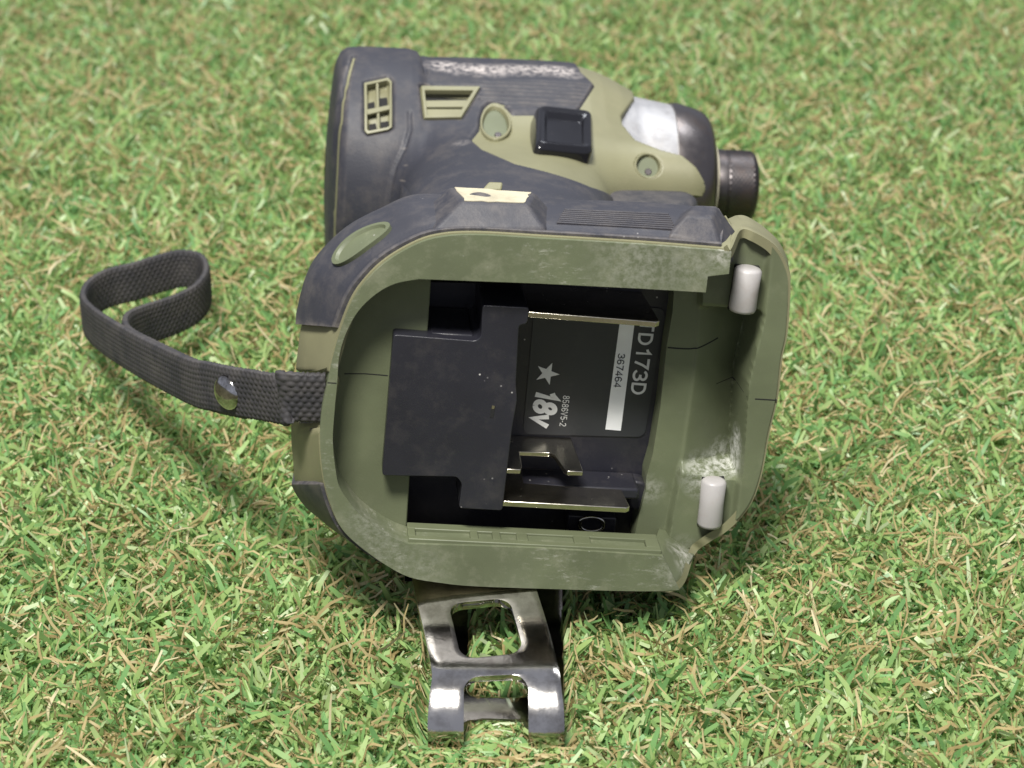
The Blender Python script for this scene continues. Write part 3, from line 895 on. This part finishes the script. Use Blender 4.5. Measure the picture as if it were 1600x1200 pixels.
def grid_obj(name, V_a, keep, mat, parent):
    nx, nphi = V_a.shape[:2]
    idx = np.arange(nx * nphi).reshape(nx, nphi)
    a = idx[:-1, :]; b_ = idx[1:, :]
    quads = np.stack([a, b_, np.roll(b_, -1, 1), np.roll(a, -1, 1)], -1).reshape(-1, 4)
    kf = keep.ravel()[quads].all(1)
    quads = quads[kf]
    used = np.unique(quads)
    remap = -np.ones(nx * nphi, int); remap[used] = np.arange(len(used))
    V2 = V_a.reshape(-1, 3)[used] * MM
    me = bpy.data.meshes.new(name)
    me.vertices.add(len(V2)); me.vertices.foreach_set('co', V2.astype(np.float32).ravel())
    quads = remap[quads]
    me.loops.add(quads.size); me.loops.foreach_set('vertex_index', quads.ravel().astype(np.int32))
    me.polygons.add(len(quads)); me.polygons.foreach_set('loop_start', (np.arange(len(quads)) * 4).astype(np.int32))
    me.polygons.foreach_set('use_smooth', np.ones(len(quads), bool))
    me.update(calc_edges=True)
    me.materials.append(mat)
    o = bpy.data.objects.new(name, me)
    col.objects.link(o)
    o.parent = parent
    return o

housing = grid_obj('housing', BV + BN * off_o[..., None], (sd_o > -3.0), M['olive'], tool)

# rubber overmould: rises 0.8 mm above the housing, dives under it along its outline
off_d = np.clip(sd_d * 1.1, -1.0, 0.75)
sdr = np.where(facing, sd_poly(RIBS, X, Q), -5)
s_arc = PH * 28.0
off_d = off_d - 0.5 * sstep(0, 0.5, sdr) * sstep(0.35, 0.75, 0.5 + 0.5 * np.cos(2 * math.pi * s_arc / 1.5))
for ln, w, dp in ((SEAM1, 0.45, 0.6), (SEAM2, 0.42, 1.3), (GRV, 0.5, 0.8)):
    dl = np.where(facing, d_line(ln, X, Q), 9)
    off_d = off_d - dp * (1 - sstep(0.0, w * 1.6, dl))
over = grid_obj('rubber_overmould', BV + BN * off_d[..., None], (sd_d > -1.2) & ~(facing & (sd_v > 0.7)), M['rubber_print'], tool)

# ---- body_point helper: lift a traced outline on the surface
def lift(pts, h):
    P_a = np.array(pts, float)
    n_a = gradn(P_a)
    return [tuple(p + m * h) for p, m in zip(P_a, n_a)]
def frame(name, outer, inner, h, mat, parent, low=-0.6):
    k = len(outer)
    v = lift(outer, low) + lift(outer, h) + lift(inner, h) + lift(inner, low)
    f = []
    for r0 in range(3):
        for q in range(k):
            f.append((r0 * k + q, r0 * k + (q + 1) % k, (r0 + 1) * k + (q + 1) % k, (r0 + 1) * k + q))
    return obj(name, v, f, mat, parent, bevel=0.12)
def slab(name, pts, h, mat, parent, low=-0.8, bevel=0.12):
    return hexa(name, lift(pts, low), lift(pts, h), mat, parent, bevel=bevel)

# rear vent: frame, centre bar, cross bars, openings
vo = [(-32.52, 27.16, -137.76), (-26.67, 28.31, -139.65), (-25.72, 27.7, -138.42), (-25.46, 19.16, -127.9), (-26.37, 18.53, -127.67), (-31.47, 17.29, -127.67), (-32.12, 17.92, -128.18)]
vi = [(-31.89, 26.87, -137.14), (-26.83, 27.86, -138.82), (-26.2, 27.44, -138.07), (-26.08, 19.34, -128.29), (-26.7, 19.03, -128.13), (-31.03, 18.01, -128.05), (-31.5, 18.23, -128.34)]
vent = frame('rear_vent', vo, vi, 0.85, M['olive'], tool)
slab('vent_bar', [(-29.68, 27.62, -138.48), (-29.05, 27.77, -138.69), (-28.39, 18.47, -128.06), (-29.01, 18.28, -128.04)], 0.75, M['olive'], vent)
slab('vent_bar', [(-31.79, 22.45, -131.76), (-26.17, 23.66, -132.65), (-26.16, 22.8, -131.6), (-31.61, 21.44, -130.76)], 0.35, M['olive'], vent)
for q in ([(-31.53, 24.25, -133.57), (-29.96, 24.68, -134.13), (-29.75, 22.43, -131.67), (-31.31, 21.96, -131.3)], [(-28.87, 25.35, -134.88), (-26.83, 25.68, -135.28), (-26.64, 23.5, -132.53), (-28.52, 23.16, -132.22)], [(-31.24, 19.86, -129.5), (-29.54, 20.24, -129.63), (-29.16, 18.15, -127.91), (-31.02, 17.74, -127.87)], [(-28.46, 20.58, -129.78), (-26.44, 21.01, -129.8), (-26.38, 18.92, -127.99), (-28.24, 18.48, -128.06)]):
    slab('vent_opening', q, -1.0, M['gap'], vent, low=-3.0, bevel=0)
# side vent
vo = [(-18.71, 27.14, -138.29), (-3.63, 27.31, -139.65), (-8.63, 22.08, -128.79), (-17.83, 21.37, -129.6)]
vi = [(-17.9, 26.25, -137.5), (-5.3, 26.64, -138.07), (-9.38, 22.42, -129.77), (-17.17, 21.66, -130.46)]
vent = frame('side_vent', vo, vi, 0.85, M['olive'], tool)
slab('vent_opening', [(-17.58, 25.66, -136.71), (-6.93, 26.03, -136.92), (-7.29, 25.49, -135.78), (-17.44, 24.88, -135.36)], -0.9, M['gap'], vent, low=-3.0, bevel=0)
slab('vent_opening', [(-17.17, 22.0, -130.97), (-9.21, 22.66, -130.13), (-9.56, 22.12, -129.08), (-17.18, 21.31, -129.95)], -0.9, M['gap'], vent, low=-3.0, bevel=0)
slab('vent_slat', [(-17.61, 24.77, -135.14), (-6.83, 25.42, -135.52), (-7.7, 24.22, -133.11), (-17.47, 23.64, -133.28)], 0.0, M['olive'], vent, low=-2.5)
slab('vent_slat', [(-17.48, 23.41, -132.91), (-7.88, 24.01, -132.65), (-9.04, 22.87, -130.59), (-17.33, 22.12, -131.11)], -0.3, M['olive'], vent, low=-2.5)

# screw bosses: raised rim, straight wall, flat floor with a sunk screw
BR1 = [(3.39, 22.48, -127.85), (3.42, 21.89, -126.23), (3.23, 21.35, -124.44), (2.81, 20.92, -122.6), (2.16, 20.62, -120.61), (1.33, 20.44, -118.77), (0.39, 20.36, -117.28), (-0.58, 20.33, -116.43), (-1.52, 20.31, -116.32), (-2.35, 20.28, -117.12), (-3.04, 20.26, -118.64), (-3.59, 20.38, -120.49), (-3.96, 20.64, -122.48), (-4.16, 21.06, -124.38), (-4.18, 21.59, -126.18), (-4.04, 22.2, -127.89), (-3.73, 22.83, -129.38), (-3.28, 23.45, -130.75), (-2.73, 23.99, -131.87), (-2.07, 24.42, -132.76), (-1.38, 24.73, -133.39), (-0.64, 24.91, -133.68), (0.13, 24.91, -133.7), (0.87, 24.79, -133.39), (1.57, 24.52, -132.73), (2.23, 24.12, -131.83), (2.76, 23.62, -130.71), (3.16, 23.06, -129.38)]
BR2 = [(40.26, 14.08, -118.88), (39.87, 13.52, -118.69), (39.33, 13.09, -118.45), (38.7, 12.74, -118.36), (37.98, 12.54, -118.32), (37.23, 12.48, -118.33), (36.45, 12.6, -118.29), (35.7, 12.87, -118.28), (35.05, 13.25, -118.4), (34.48, 13.77, -118.54), (34.06, 14.34, -118.78), (33.79, 14.95, -119.1), (33.71, 15.58, -119.5), (33.81, 16.18, -119.97), (34.1, 16.71, -120.49), (34.55, 17.16, -121.07), (35.14, 17.52, -121.59), (35.82, 17.79, -121.97), (36.59, 17.91, -122.29), (37.36, 17.94, -122.38), (38.11, 17.88, -122.23), (38.8, 17.69, -121.95), (39.41, 17.38, -121.55), (39.92, 16.97, -121.03), (40.29, 16.47, -120.5), (40.52, 15.92, -119.99), (40.61, 15.29, -119.59), (40.52, 14.67, -119.21)]
for rim_pts, scr, rl in ((BR1, (0.15, -0.50), 0.8), (BR2, (0.1, -0.42), 0.12)):
    P_a = np.array(rim_pts); c_ = P_a.mean(0)
    n_a = gradn(c_[None])[0] * 0.75 + np.array([0, VY, VZ]) * 0.25
    n_a /= np.linalg.norm(n_a)
    low = [tuple(p) for p in (np.array(lift(rim_pts, -1.5)))]
    top = lift(rim_pts, rl)
    in1 = [tuple(c_ + (np.array(p) - c_) * 0.86) for p in lift(rim_pts, rl)]
    flo = []
    for p in P_a:
        d = (p - c_) * 0.78
        d = d - n_a * (d @ n_a)
        flo.append(tuple(c_ + d - n_a * 1.5))
    k = len(P_a)
    v = low + top + in1 + flo
    f = []
    for r0 in range(3):
        for q in range(k):
            f.append((r0 * k + q, r0 * k + (q + 1) % k, (r0 + 1) * k + (q + 1) % k, (r0 + 1) * k + q))
    boss = obj('screw_boss', v, f, M['olive'], tool, bevel=0.2)
    hexa('boss_floor', [tuple(np.array(p) - n_a * 0.05) for p in flo], [tuple(np.array(p) - n_a * 0.8) for p in flo], M['olive_deep'], boss)  # darker olive floor: recess shade and dirt put into the colour
    zax = Vector(n_a); xax = Vector((1, 0, 0)); yax = zax.cross(xax).normalized(); xax = yax.cross(zax)
    ext = max((Vector(p) - Vector(flo[0])).length for p in flo) * 0.5
    pc_ = Vector(c_) - zax * 1.5 + xax * scr[0] * ext - yax * scr[1] * ext * -1
    ring = lambda r_, h: [tuple(pc_ + xax * r_ * math.cos(a) + yax * r_ * math.sin(a) + zax * h) for a in np.linspace(0, 2 * math.pi, 20, endpoint=False)]
    hexa('screw', ring(0.9, -0.4), ring(0.9, 0.1), M['steel_dark'], boss, bevel=0.15)

# forward / reverse selector: a black rocker with a hollow
so = [(9.6, 23.59, -130.46), (22.79, 23.3, -131.16), (21.78, 16.78, -113.83), (6.92, 20.13, -106.16)]
sP = [Vector(p) for p in so]
ux = ((sP[1] - sP[0]) + (sP[2] - sP[3])).normalized(); uq = ((sP[0] - sP[3]) + (sP[1] - sP[2])).normalized()
un = ux.cross(uq).normalized()
if un.z < 0: un = -un
c0 = sum(sP, Vector()) / 4
W2 = ((sP[1] - sP[0]).length + (sP[2] - sP[3]).length) / 4
H2 = ((sP[0] - sP[3]).length + (sP[1] - sP[2]).length) / 4
def sel(rect, h, k=0.0):
    return [tuple(c0 + ux * a + uq * b_ + un * h) for a, b_ in rect]
def rrect(w, h, r):
    return rounded([(-w, -h), (w, -h), (w, h), (-w, h)], r, 5)
l_out0 = sel(rrect(W2 * 1.03, H2 * 1.03, 2.4), -3.0)
l_out1 = sel(rrect(W2 * 1.0, H2 * 1.0, 2.4), 2.4)
l_out2 = sel(rrect(W2 * 0.90, H2 * 0.86, 2.2), 3.6)
l_in1 = sel([(a, b_ - 0.5) for a, b_ in rrect(W2 * 0.74, H2 * 0.70, 1.2)], 3.3)
l_in2 = sel([(a, b_ - 0.5) for a, b_ in rrect(W2 * 0.60, H2 * 0.56, 1.0)], 2.0)
k = len(l_out0)
v = l_out0 + l_out1 + l_out2 + l_in1 + l_in2
f = []
for r0 in range(4):
    for q in range(k):
        f.append((r0 * k + q, r0 * k + (q + 1) % k, (r0 + 1) * k + (q + 1) % k, (r0 + 1) * k + q))
f.append(tuple(range(4 * k, 5 * k)))
so_ = obj('direction_selector', v, f, M['black_gloss'], tool, bevel=0.35, seg=3)

# hammer case, front bumper, sleeve
case = [(26.0, 20.0), (30.0, 25.0), (33.0, 24.3), (37.4, 22.2), (40.0, 21.7), (47.5, 20.5), (50.0, 19.8), (50.0, 12)]
lathe('hammer_case', case, M['case'], tool, HY, HZ)
lathe('front_bumper', [(47.8, 12), (47.9, 20.85), (50.0, 20.9), (55.2, 19.5), (57.0, 18.6), (58.4, 16.8), (59.2, 14.0), (59.6, 11.5), (59.8, 5)], M['collar'], tool, HY, HZ)
lathe('front_ring', [(58.8, 9.0), (59.0, 11.4), (60.3, 11.2), (60.5, 9.0)], M['bare'], tool, HY, HZ)
# sleeve with knurled surface
prof = [(58.5, 6.5), (58.6, 9.2), (59.6, 9.35), (61.5, 9.3)]
nseg = 160
vv, ff = [], []
px_ = [(59.8, 6.5), (59.9, 9.3), (60.6, 9.55), (63.0, 9.5), (63.2, 9.3), (63.5, 9.3)] + [(x, 9.5) for x in np.arange(63.7, 70.2, 0.26)] + [(70.6, 9.2), (71.2, 8.6), (71.6, 7.6), (71.6, 4.0), (67.0, 3.7)]
for i, (x, r) in enumerate(px_):
    for q in range(nseg):
        a = 2 * math.pi * q / nseg
        kn = 0.17 * (((i + q) % 4 == 0) or ((i - q) % 4 == 0)) if 63.6 < x < 70.3 else 0.0
        vv.append((x, HY + (r - kn) * math.cos(a), HZ + (r - kn) * math.sin(a)))
for i in range(len(px_) - 1):
    for q in range(nseg):
        ff.append((i * nseg + q, i * nseg + (q + 1) % nseg, (i + 1) * nseg + (q + 1) % nseg, (i + 1) * nseg + q))
ff.append(tuple(range((len(px_) - 1) * nseg, len(px_) * nseg)))
sl_ = obj('bit_sleeve', vv, ff, M['steel_dark'], tool, smooth=True)
sl_.data.set_sharp_from_angle(angle=math.radians(40))

# trigger in front of the grip, under the chin
tv = [(24, -118), (47, -121), (50, -116), (46, -104), (42, -92), (38, -82), (24, -80)]
prism('trigger', tv, HY - 9.0, HY + 8.5, M['rubber'], tool, bevel=2.5, axis='y', seg=4)
ll = [(32.51, 9.24, -117.13), (33.8, 9.66, -117.57), (34.2, 8.71, -117.53), (32.92, 8.41, -117.24)]
slab('lamp_hole', ll, 0.12, M['gap'], tool, bevel=0)

# =====================================================================
# belt hook: bent steel strip screwed to the turf side of the foot
# =====================================================================
def w2l(p):
    return R_np.T @ (np.array(p, float) - O_np)
path = [(-16.69, 23.28, 9.2), (-15.14, 9.09, 8.8), (-13.13, -4.03, 8.0), (-10.65, -17.53, 6.8), (-8.9, -27.89, 5.0), (-8.69, -33.51, 2.0), (-8.68, -36.92, -2.2), (-8.67, -36.32, -6.0), (-8.68, -32.7, -7.6), (-8.47, -25.91, -6.4), (-8.3, -11.69, -6.0), (-8.12, 6.58, -6.0), (-7.94, 21.18, -6.0)]
# path in world: (x centre, y, z) ; build a dense centre line
cl = [Vector(p) for p in catmull(path, 10)]
S_ = [0.0]
for a, b_ in zip(cl[:-1], cl[1:]):
    S_.append(S_[-1] + (b_ - a).length)
total = S_[-1]
def at_s(s):
    i = min(max(int(np.searchsorted(S_, s)) - 1, 0), len(cl) - 2)
    w = (s - S_[i]) / max(S_[i + 1] - S_[i], 1e-9)
    return cl[i].lerp(cl[i + 1], w)
def tan_s(s):
    return (at_s(min(s + 0.6, total)) - at_s(max(s - 0.6, 0))).normalized()
HOLES = [(32.0, 48.5), (53.3, 76.3), (83.0, 112.0)]
HW, RC = 6.2, 3.2
half = lambda s: 12.2 + 0.9 * sstep(50.0, 63.0, np.array(s))
rows_s = set(np.round(np.arange(0, total, 0.7), 3).tolist())
for a, b_ in HOLES:
    rows_s = {s for s in rows_s if not (a - 0.3 < s < a + RC + 0.3 or b_ - RC - 0.3 < s < b_ + 0.3)}
    for q in np.linspace(0, 1, 12):
        rows_s.add(round(a + RC * (1 - math.cos(q * math.pi / 2)), 3)); rows_s.add(round(b_ - RC * (1 - math.cos(q * math.pi / 2)), 3))
rows_s = sorted(rows_s)
def hole_h(s):
    for a, b_ in HOLES:
        if a - 1e-4 <= s <= b_ + 1e-4:
            d = min(s - a, b_ - s)
            if d >= RC:
                return HW, True
            return HW - RC + math.sqrt(max(RC * RC - (RC - d) ** 2, 0)), True
    return HW - RC, False
cw = [0, 0.3, 0.6, 0.82, 1.0]
vv, ff = [], []
nc = 5 + 3 + 5
for s in rows_s:
    c = at_s(s); t = tan_s(s)
    xd = (Vector((1, 0, -0.02)) - t * t.x).normalized()
    h, _ = hole_h(s); w = float(half(s))
    us = [-w + (w - h) * q for q in cw] + [-h / 2, 0, h / 2] + [h + (w - h) * q for q in cw]
    for u in us:
        vv.append(tuple(w2l(c + xd * u)))
for i in range(len(rows_s) - 1):
    inh = any(a - 1e-3 <= rows_s[i] and rows_s[i + 1] <= b_ + 1e-3 for a, b_ in HOLES)
    for k in range(nc - 1):
        if inh and 4 <= k <= 7:
            continue
        q = i * nc + k
        ff.append((q, q + 1, q + nc + 1, q + nc))
hook = obj('belt_hook', vv, ff, M['chrome'], tool, smooth=True)
sm = hook.modifiers.new('thickness', 'SOLIDIFY'); sm.thickness = 1.9 * MM; sm.offset = 0.0
bv = hook.modifiers.new('bevel', 'BEVEL'); bv.width = 0.35 * MM; bv.segments = 2; bv.limit_method = 'ANGLE'; bv.angle_limit = math.radians(50)

# =====================================================================
# wrist strap: folded webbing loop pinned with a rivet
# =====================================================================
strap = empty('wrist_strap', 'black woven nylon wrist strap with a chrome rivet, looped on the turf', 'strap')
SPATH = [p + (0,) for p in [(-41.94, -0.06, 50.55), (-45.35, -0.14, 50.63), (-49.74, 0.47, 50.49)]
    + [(-51.21, 5.33, 47.2), (-56.32, 10.91, 45.0), (-62.9, 18.63, 41.8), (-68.31, 26.97, 38.3), (-73.72, 35.94, 34.5), (-85.88, 59.43, 26.5), (-96.89, 80.61, 20.0), (-106.76, 100.85, 14.2)]
    + [(-111.91, 113.8, 11.5), (-112.39, 124.08, 10.5), (-108.81, 130.73, 10.5), (-102.76, 134.56, 10.5), (-97.01, 139.16, 10.5), (-91.6, 142.24, 10.5), (-86.19, 139.93, 10.5), (-83.67, 131.7, 10.5), (-85.08, 122.44, 10.5), (-89.92, 115.43, 10.5), (-95.84, 106.92, 12.0), (-98.12, 96.61, 14.7)]
    + [(x + 2.0, y + 1.0, z - 1.2) for x, y, z in [(-96.89, 80.61, 20.0), (-85.88, 59.43, 26.5), (-73.72, 35.94, 34.5), (-62.9, 18.63, 41.8)]]]
cs = [Vector(p) for p in catmull([p[:3] for p in SPATH], 14)]
lean_k = [p[3] for p in SPATH]
Sx = [0.0]
for a, b_ in zip(cs[:-1], cs[1:]):
    Sx.append(Sx[-1] + (b_ - a).length)
Sx = np.array(Sx); cs_a = np.array([list(p) for p in cs])
lean = np.interp(np.arange(len(cs)) / 14.0, np.arange(len(lean_k)), lean_k)
ss = np.arange(0, Sx[-1], 0.24)
cx_ = np.stack([np.interp(ss, Sx, cs_a[:, i]) for i in range(3)], 1)
ln_ = np.interp(ss, Sx, lean)
tg = np.gradient(cx_, axis=0); tg /= np.linalg.norm(tg, axis=1, keepdims=True)
upv = np.array([0, 0, 1.0])
side = np.cross(tg, upv); side /= np.linalg.norm(side, axis=1, keepdims=True)
wd = np.cross(side, tg)                     # width direction, mostly up
wd = wd * np.cos(ln_)[:, None] + side * np.sin(ln_)[:, None]
nm = np.cross(tg, wd)
WID, THK = 5.3, 0.72
us = np.arange(-WID, WID + 0.01, 0.23)
def weave(u, s):
    row = np.floor((u + WID) / 1.12)
    fr_ = (u + WID) / 1.12 - row
    return 0.32 * np.abs(np.sin(math.pi * (s / 1.6 + 0.5 * (row % 2)))) ** 0.8 * (0.5 + 0.5 * np.sin(math.pi * np.clip(fr_, 0, 1)))
edge = 0.12 * np.sin(2 * math.pi * ss / 1.05)
layers = []
for sg in (1, -1):
    hgt = weave(us[None, :], ss[:, None]) + THK * np.sqrt(np.clip(1 - (np.abs(us) / (WID + 0.15)) ** 6, 0.05, 1))[None, :]
    uu = us[None, :] * (1 + 0) + np.sign(us)[None, :] * (np.abs(us)[None, :] > WID - 0.4) * edge[:, None]
    layers.append(cx_[:, None, :] + wd[:, None, :] * uu[..., None] + sg * nm[:, None, :] * hgt[..., None])
ring = np.concatenate([layers[0], layers[1][:, ::-1]], 1)
keep = np.ones(ring.shape[:2], bool)
web = grid_obj('webbing', ring, keep, M['webbing'], strap)
# rivet
rv = np.array([(-62.9, 18.63, 41.8)][0]); ri = int(np.argmin(np.linalg.norm(cx_[:len(cx_) // 3] - rv, axis=1)))
pc, nn_, uu_ = Vector(cx_[ri]), Vector(nm[ri]), Vector(wd[ri])
if nn_.y > 0: nn_ = -nn_
nn_ = (nn_ + Vector((0.1, -0.22, 0.1))).normalized()
vv_ = uu_.cross(nn_).normalized(); uu_ = nn_.cross(vv_)
prof = [(3.5, 0.0), (3.7, 0.5), (3.5, 1.1), (2.9, 1.6), (1.9, 1.95), (0.9, 2.1), (0.05, 2.15)]
vv, ff = [], []
mseg = 40
for r_, h in prof:
    for q in range(mseg):
        a = 2 * math.pi * q / mseg
        vv.append(tuple(pc + nn_ * (h + 0.6) + uu_ * r_ * math.cos(a) + vv_ * r_ * math.sin(a)))
for i in range(len(prof) - 1):
    for q in range(mseg):
        ff.append((i * mseg + q, i * mseg + (q + 1) % mseg, (i + 1) * mseg + (q + 1) % mseg, (i + 1) * mseg + q))
ff.append(tuple(range(mseg)))
obj('rivet', vv, ff, M['rivet'], strap, smooth=True)

# =====================================================================
# artificial turf
# =====================================================================
def turf_mat(name, stops, rough, sheen, trans):
    m, nt, b = new_mat(name)
    at = N(nt, 'ShaderNodeAttribute', attribute_name='tone')
    r = nt.nodes.new('ShaderNodeValToRGB')
    cr = r.color_ramp
    while len(cr.elements) < len(stops):
        cr.elements.new(0.5)
    for e2, (p, c) in zip(cr.elements, stops):
        e2.position = p; e2.color = tuple(c) + (1,)
    nt.links.new(at.outputs['Fac'], r.inputs[0])
    nt.links.new(r.outputs[0], b.inputs['Base Color'])
    b.inputs['Roughness'].default_value = rough
    b.inputs['Specular IOR Level'].default_value = sheen
    tr = N(nt, 'ShaderNodeBsdfTranslucent')
    nt.links.new(r.outputs[0], tr.inputs['Color'])
    mx = N(nt, 'ShaderNodeMixShader')
    mx.inputs[0].default_value = trans
    nt.links.new(b.outputs[0], mx.inputs[1]); nt.links.new(tr.outputs[0], mx.inputs[2])
    nt.links.new(mx.outputs[0], nt.nodes['Material Output'].inputs['Surface'])
    return m
M['blade_green'] = turf_mat('turf_green', [(0.0, (0.125, 0.265, 0.090)), (0.3, (0.210, 0.405, 0.145)), (0.55, (0.345, 0.490, 0.165)), (0.8, (0.420, 0.550, 0.235)), (1.0, (0.59, 0.68, 0.43))], 0.40, 0.5, 0.38)
M['blade_tan'] = turf_mat('turf_thatch', [(0.0, (0.30, 0.225, 0.10)), (0.4, (0.44, 0.35, 0.165)), (0.7, (0.54, 0.45, 0.235)), (1.0, (0.68, 0.61, 0.41))], 0.5, 0.35, 0.36)

hax = np.array(R_np @ np.array([0, HY, HZ])) + O_np
hdx = R_np[:, 0]
def ceiling(p):
    """lowest free height (mm) above a point of the turf: pressed flat under the head and the hook's lower leg"""
    d = p[:, :2] - hax[:2]
    h2 = hdx[:2] / np.linalg.norm(hdx[:2])
    al = d @ h2; ac = d @ np.array([-h2[1], h2[0]])
    xloc = al / np.linalg.norm(hdx[:2])
    r_ = np.interp(xloc, RX, RR, left=0, right=0) + 1.0
    zc_ = hax[2] + hdx[2] * xloc
    under = np.abs(ac) < r_
    lim = np.where(under, zc_ - np.sqrt(np.maximum(r_ ** 2 - ac ** 2, 0)) - 0.4, 99.0)
    dx_ = np.abs(p[:, 0] + 8.8)
    slot = (dx_ < 5.4) & (((p[:, 1] > -20) & (p[:, 1] < 7)) | (p[:, 1] < -29))
    hk = (dx_ < 15.0) & (p[:, 1] > -37) & (p[:, 1] < 28) & ~slot
    fr_ = (dx_ < 16) & (p[:, 1] <= -37) & (p[:, 1] > -52)
    slot_front = (dx_ < 6) & (p[:, 1] < -22) & (p[:, 1] > -37)
    lim = np.where(slot_front, np.minimum(lim, -5.5), lim)
    lim = np.where(fr_, np.minimum(lim, -5.5 + 0.35 * (-37 - p[:, 1])), lim)
    lim = np.where(hk, np.minimum(lim, -8.4), lim)
    return lim

def scatter(n, far=False):
    """root points on the turf, denser where the picture is close"""
    y = rng.uniform(-88, 480, n)
    x = rng.uniform(-1, 1, n) * (124 + (y + 88) * 0.21)
    return np.stack([x, y, np.full(n, TURF0)], 1)

def blades(name, n, seg, length, width, lean, curl, wob_, mat, tone_f, zroot=(0, 3), label=''):
    p0 = scatter(n)
    clump = np.sin(p0[:, 0] * 0.21 + 1.3 * np.sin(p0[:, 1] * 0.13)) * np.sin(p0[:, 1] * 0.19 + 1.1 * np.sin(p0[:, 0] * 0.11))
    L = rng.uniform(*length, n) * (1 + 0.12 * clump)
    Wd = rng.uniform(*width, n)
    az = rng.uniform(0, 2 * math.pi, n)
    th0 = rng.uniform(*lean[0], n); th1 = th0 + rng.uniform(*lean[1], n)
    p0[:, 2] += rng.uniform(*zroot, n)
    tw = rng.uniform(-1, 1, n) * curl
    ph_ = rng.uniform(0, 6.28, n); wa = rng.uniform(0.3, 1, n) * wob_
    pts = [p0]; dirs = []
    hd = np.stack([np.cos(az), np.sin(az)], 1)
    cur = p0.copy()
    for k in range(seg):
        t = (k + 0.5) / seg
        th = th0 + (th1 - th0) * t + wa * np.sin(ph_ + t * 9)
        a2 = az + tw * t + wa * np.cos(ph_ * 1.7 + t * 7)
        d = np.stack([np.sin(th) * np.cos(a2), np.sin(th) * np.sin(a2), np.cos(th)], 1)
        cur = cur + d * (L / seg)[:, None]
        pts.append(cur.copy()); dirs.append(d)
    dirs.append(dirs[-1])
    P_a = np.stack(pts, 1)                                  # n, seg+1, 3
    for k in range(seg + 1):
        lim = ceiling(P_a[:, k])
        P_a[:, k, 2] = np.minimum(P_a[:, k, 2], np.maximum(lim, TURF0 + 0.5))
    roll = rng.uniform(-0.9, 0.9, n)
    V_a = np.zeros((n, (seg + 1) * 2, 3), np.float32)
    for k in range(seg + 1):
        d = dirs[k]
        s = np.cross(d, np.array([0, 0, 1.0])); s /= np.maximum(np.linalg.norm(s, axis=1, keepdims=True), 1e-6)
        u = np.cross(s, d)
        r2 = roll + 0.5 * k / seg * np.sign(roll)
        s = s * np.cos(r2)[:, None] + u * np.sin(r2)[:, None]
        wk = Wd * (1.0 if 0 < k < seg else 0.66) * 0.5
        V_a[:, 2 * k] = P_a[:, k] - s * wk[:, None]
        V_a[:, 2 * k + 1] = P_a[:, k] + s * wk[:, None]
    nv = (seg + 1) * 2
    base = (np.arange(n) * nv)[:, None, None]
    q = np.array([[2 * k, 2 * k + 1, 2 * k + 3, 2 * k + 2] for k in range(seg)])[None]
    quads = (base + q).reshape(-1, 4)
    me = bpy.data.meshes.new(name)
    me.vertices.add(n * nv); me.vertices.foreach_set('co', (V_a.reshape(-1) * MM).astype(np.float32))
    me.loops.add(quads.size); me.loops.foreach_set('vertex_index', quads.ravel().astype(np.int32))
    me.polygons.add(len(quads)); me.polygons.foreach_set('loop_start', (np.arange(len(quads)) * 4).astype(np.int32))
    me.polygons.foreach_set('use_smooth', np.ones(len(quads), bool))
    me.update(calc_edges=True)
    tone = np.repeat(np.clip(tone_f(n, clump), 0, 1), nv).astype(np.float32)
    a_ = me.attributes.new('tone', 'FLOAT', 'POINT'); a_.data.foreach_set('value', tone)
    me.materials.append(mat)
    o = bpy.data.objects.new(name, me)
    col.objects.link(o)
    o['kind'] = 'stuff'
    o['label'] = label
    o['category'] = 'turf'
    return o

blades('turf_grass', 230000, 3, (6.2, 11.2), (0.5, 1.3), ((0.15, 0.95), (0.25, 1.3)), 1.0, 0.2, M['blade_green'],
       lambda n, c: rng.beta(2.1, 2.1, n) + 0.05 * c, zroot=(0, 4.0), label='short green artificial grass blades of the turf')
blades('turf_thatch', 76000, 5, (8.5, 14.5), (0.28, 0.7), ((0.1, 0.8), (0.6, 1.8)), 1.7, 0.5, M['blade_tan'],
       lambda n, c: rng.beta(2, 2, n) - 0.05 * c, zroot=(0, 4.0), label='curled tan fibres between the green turf blades')
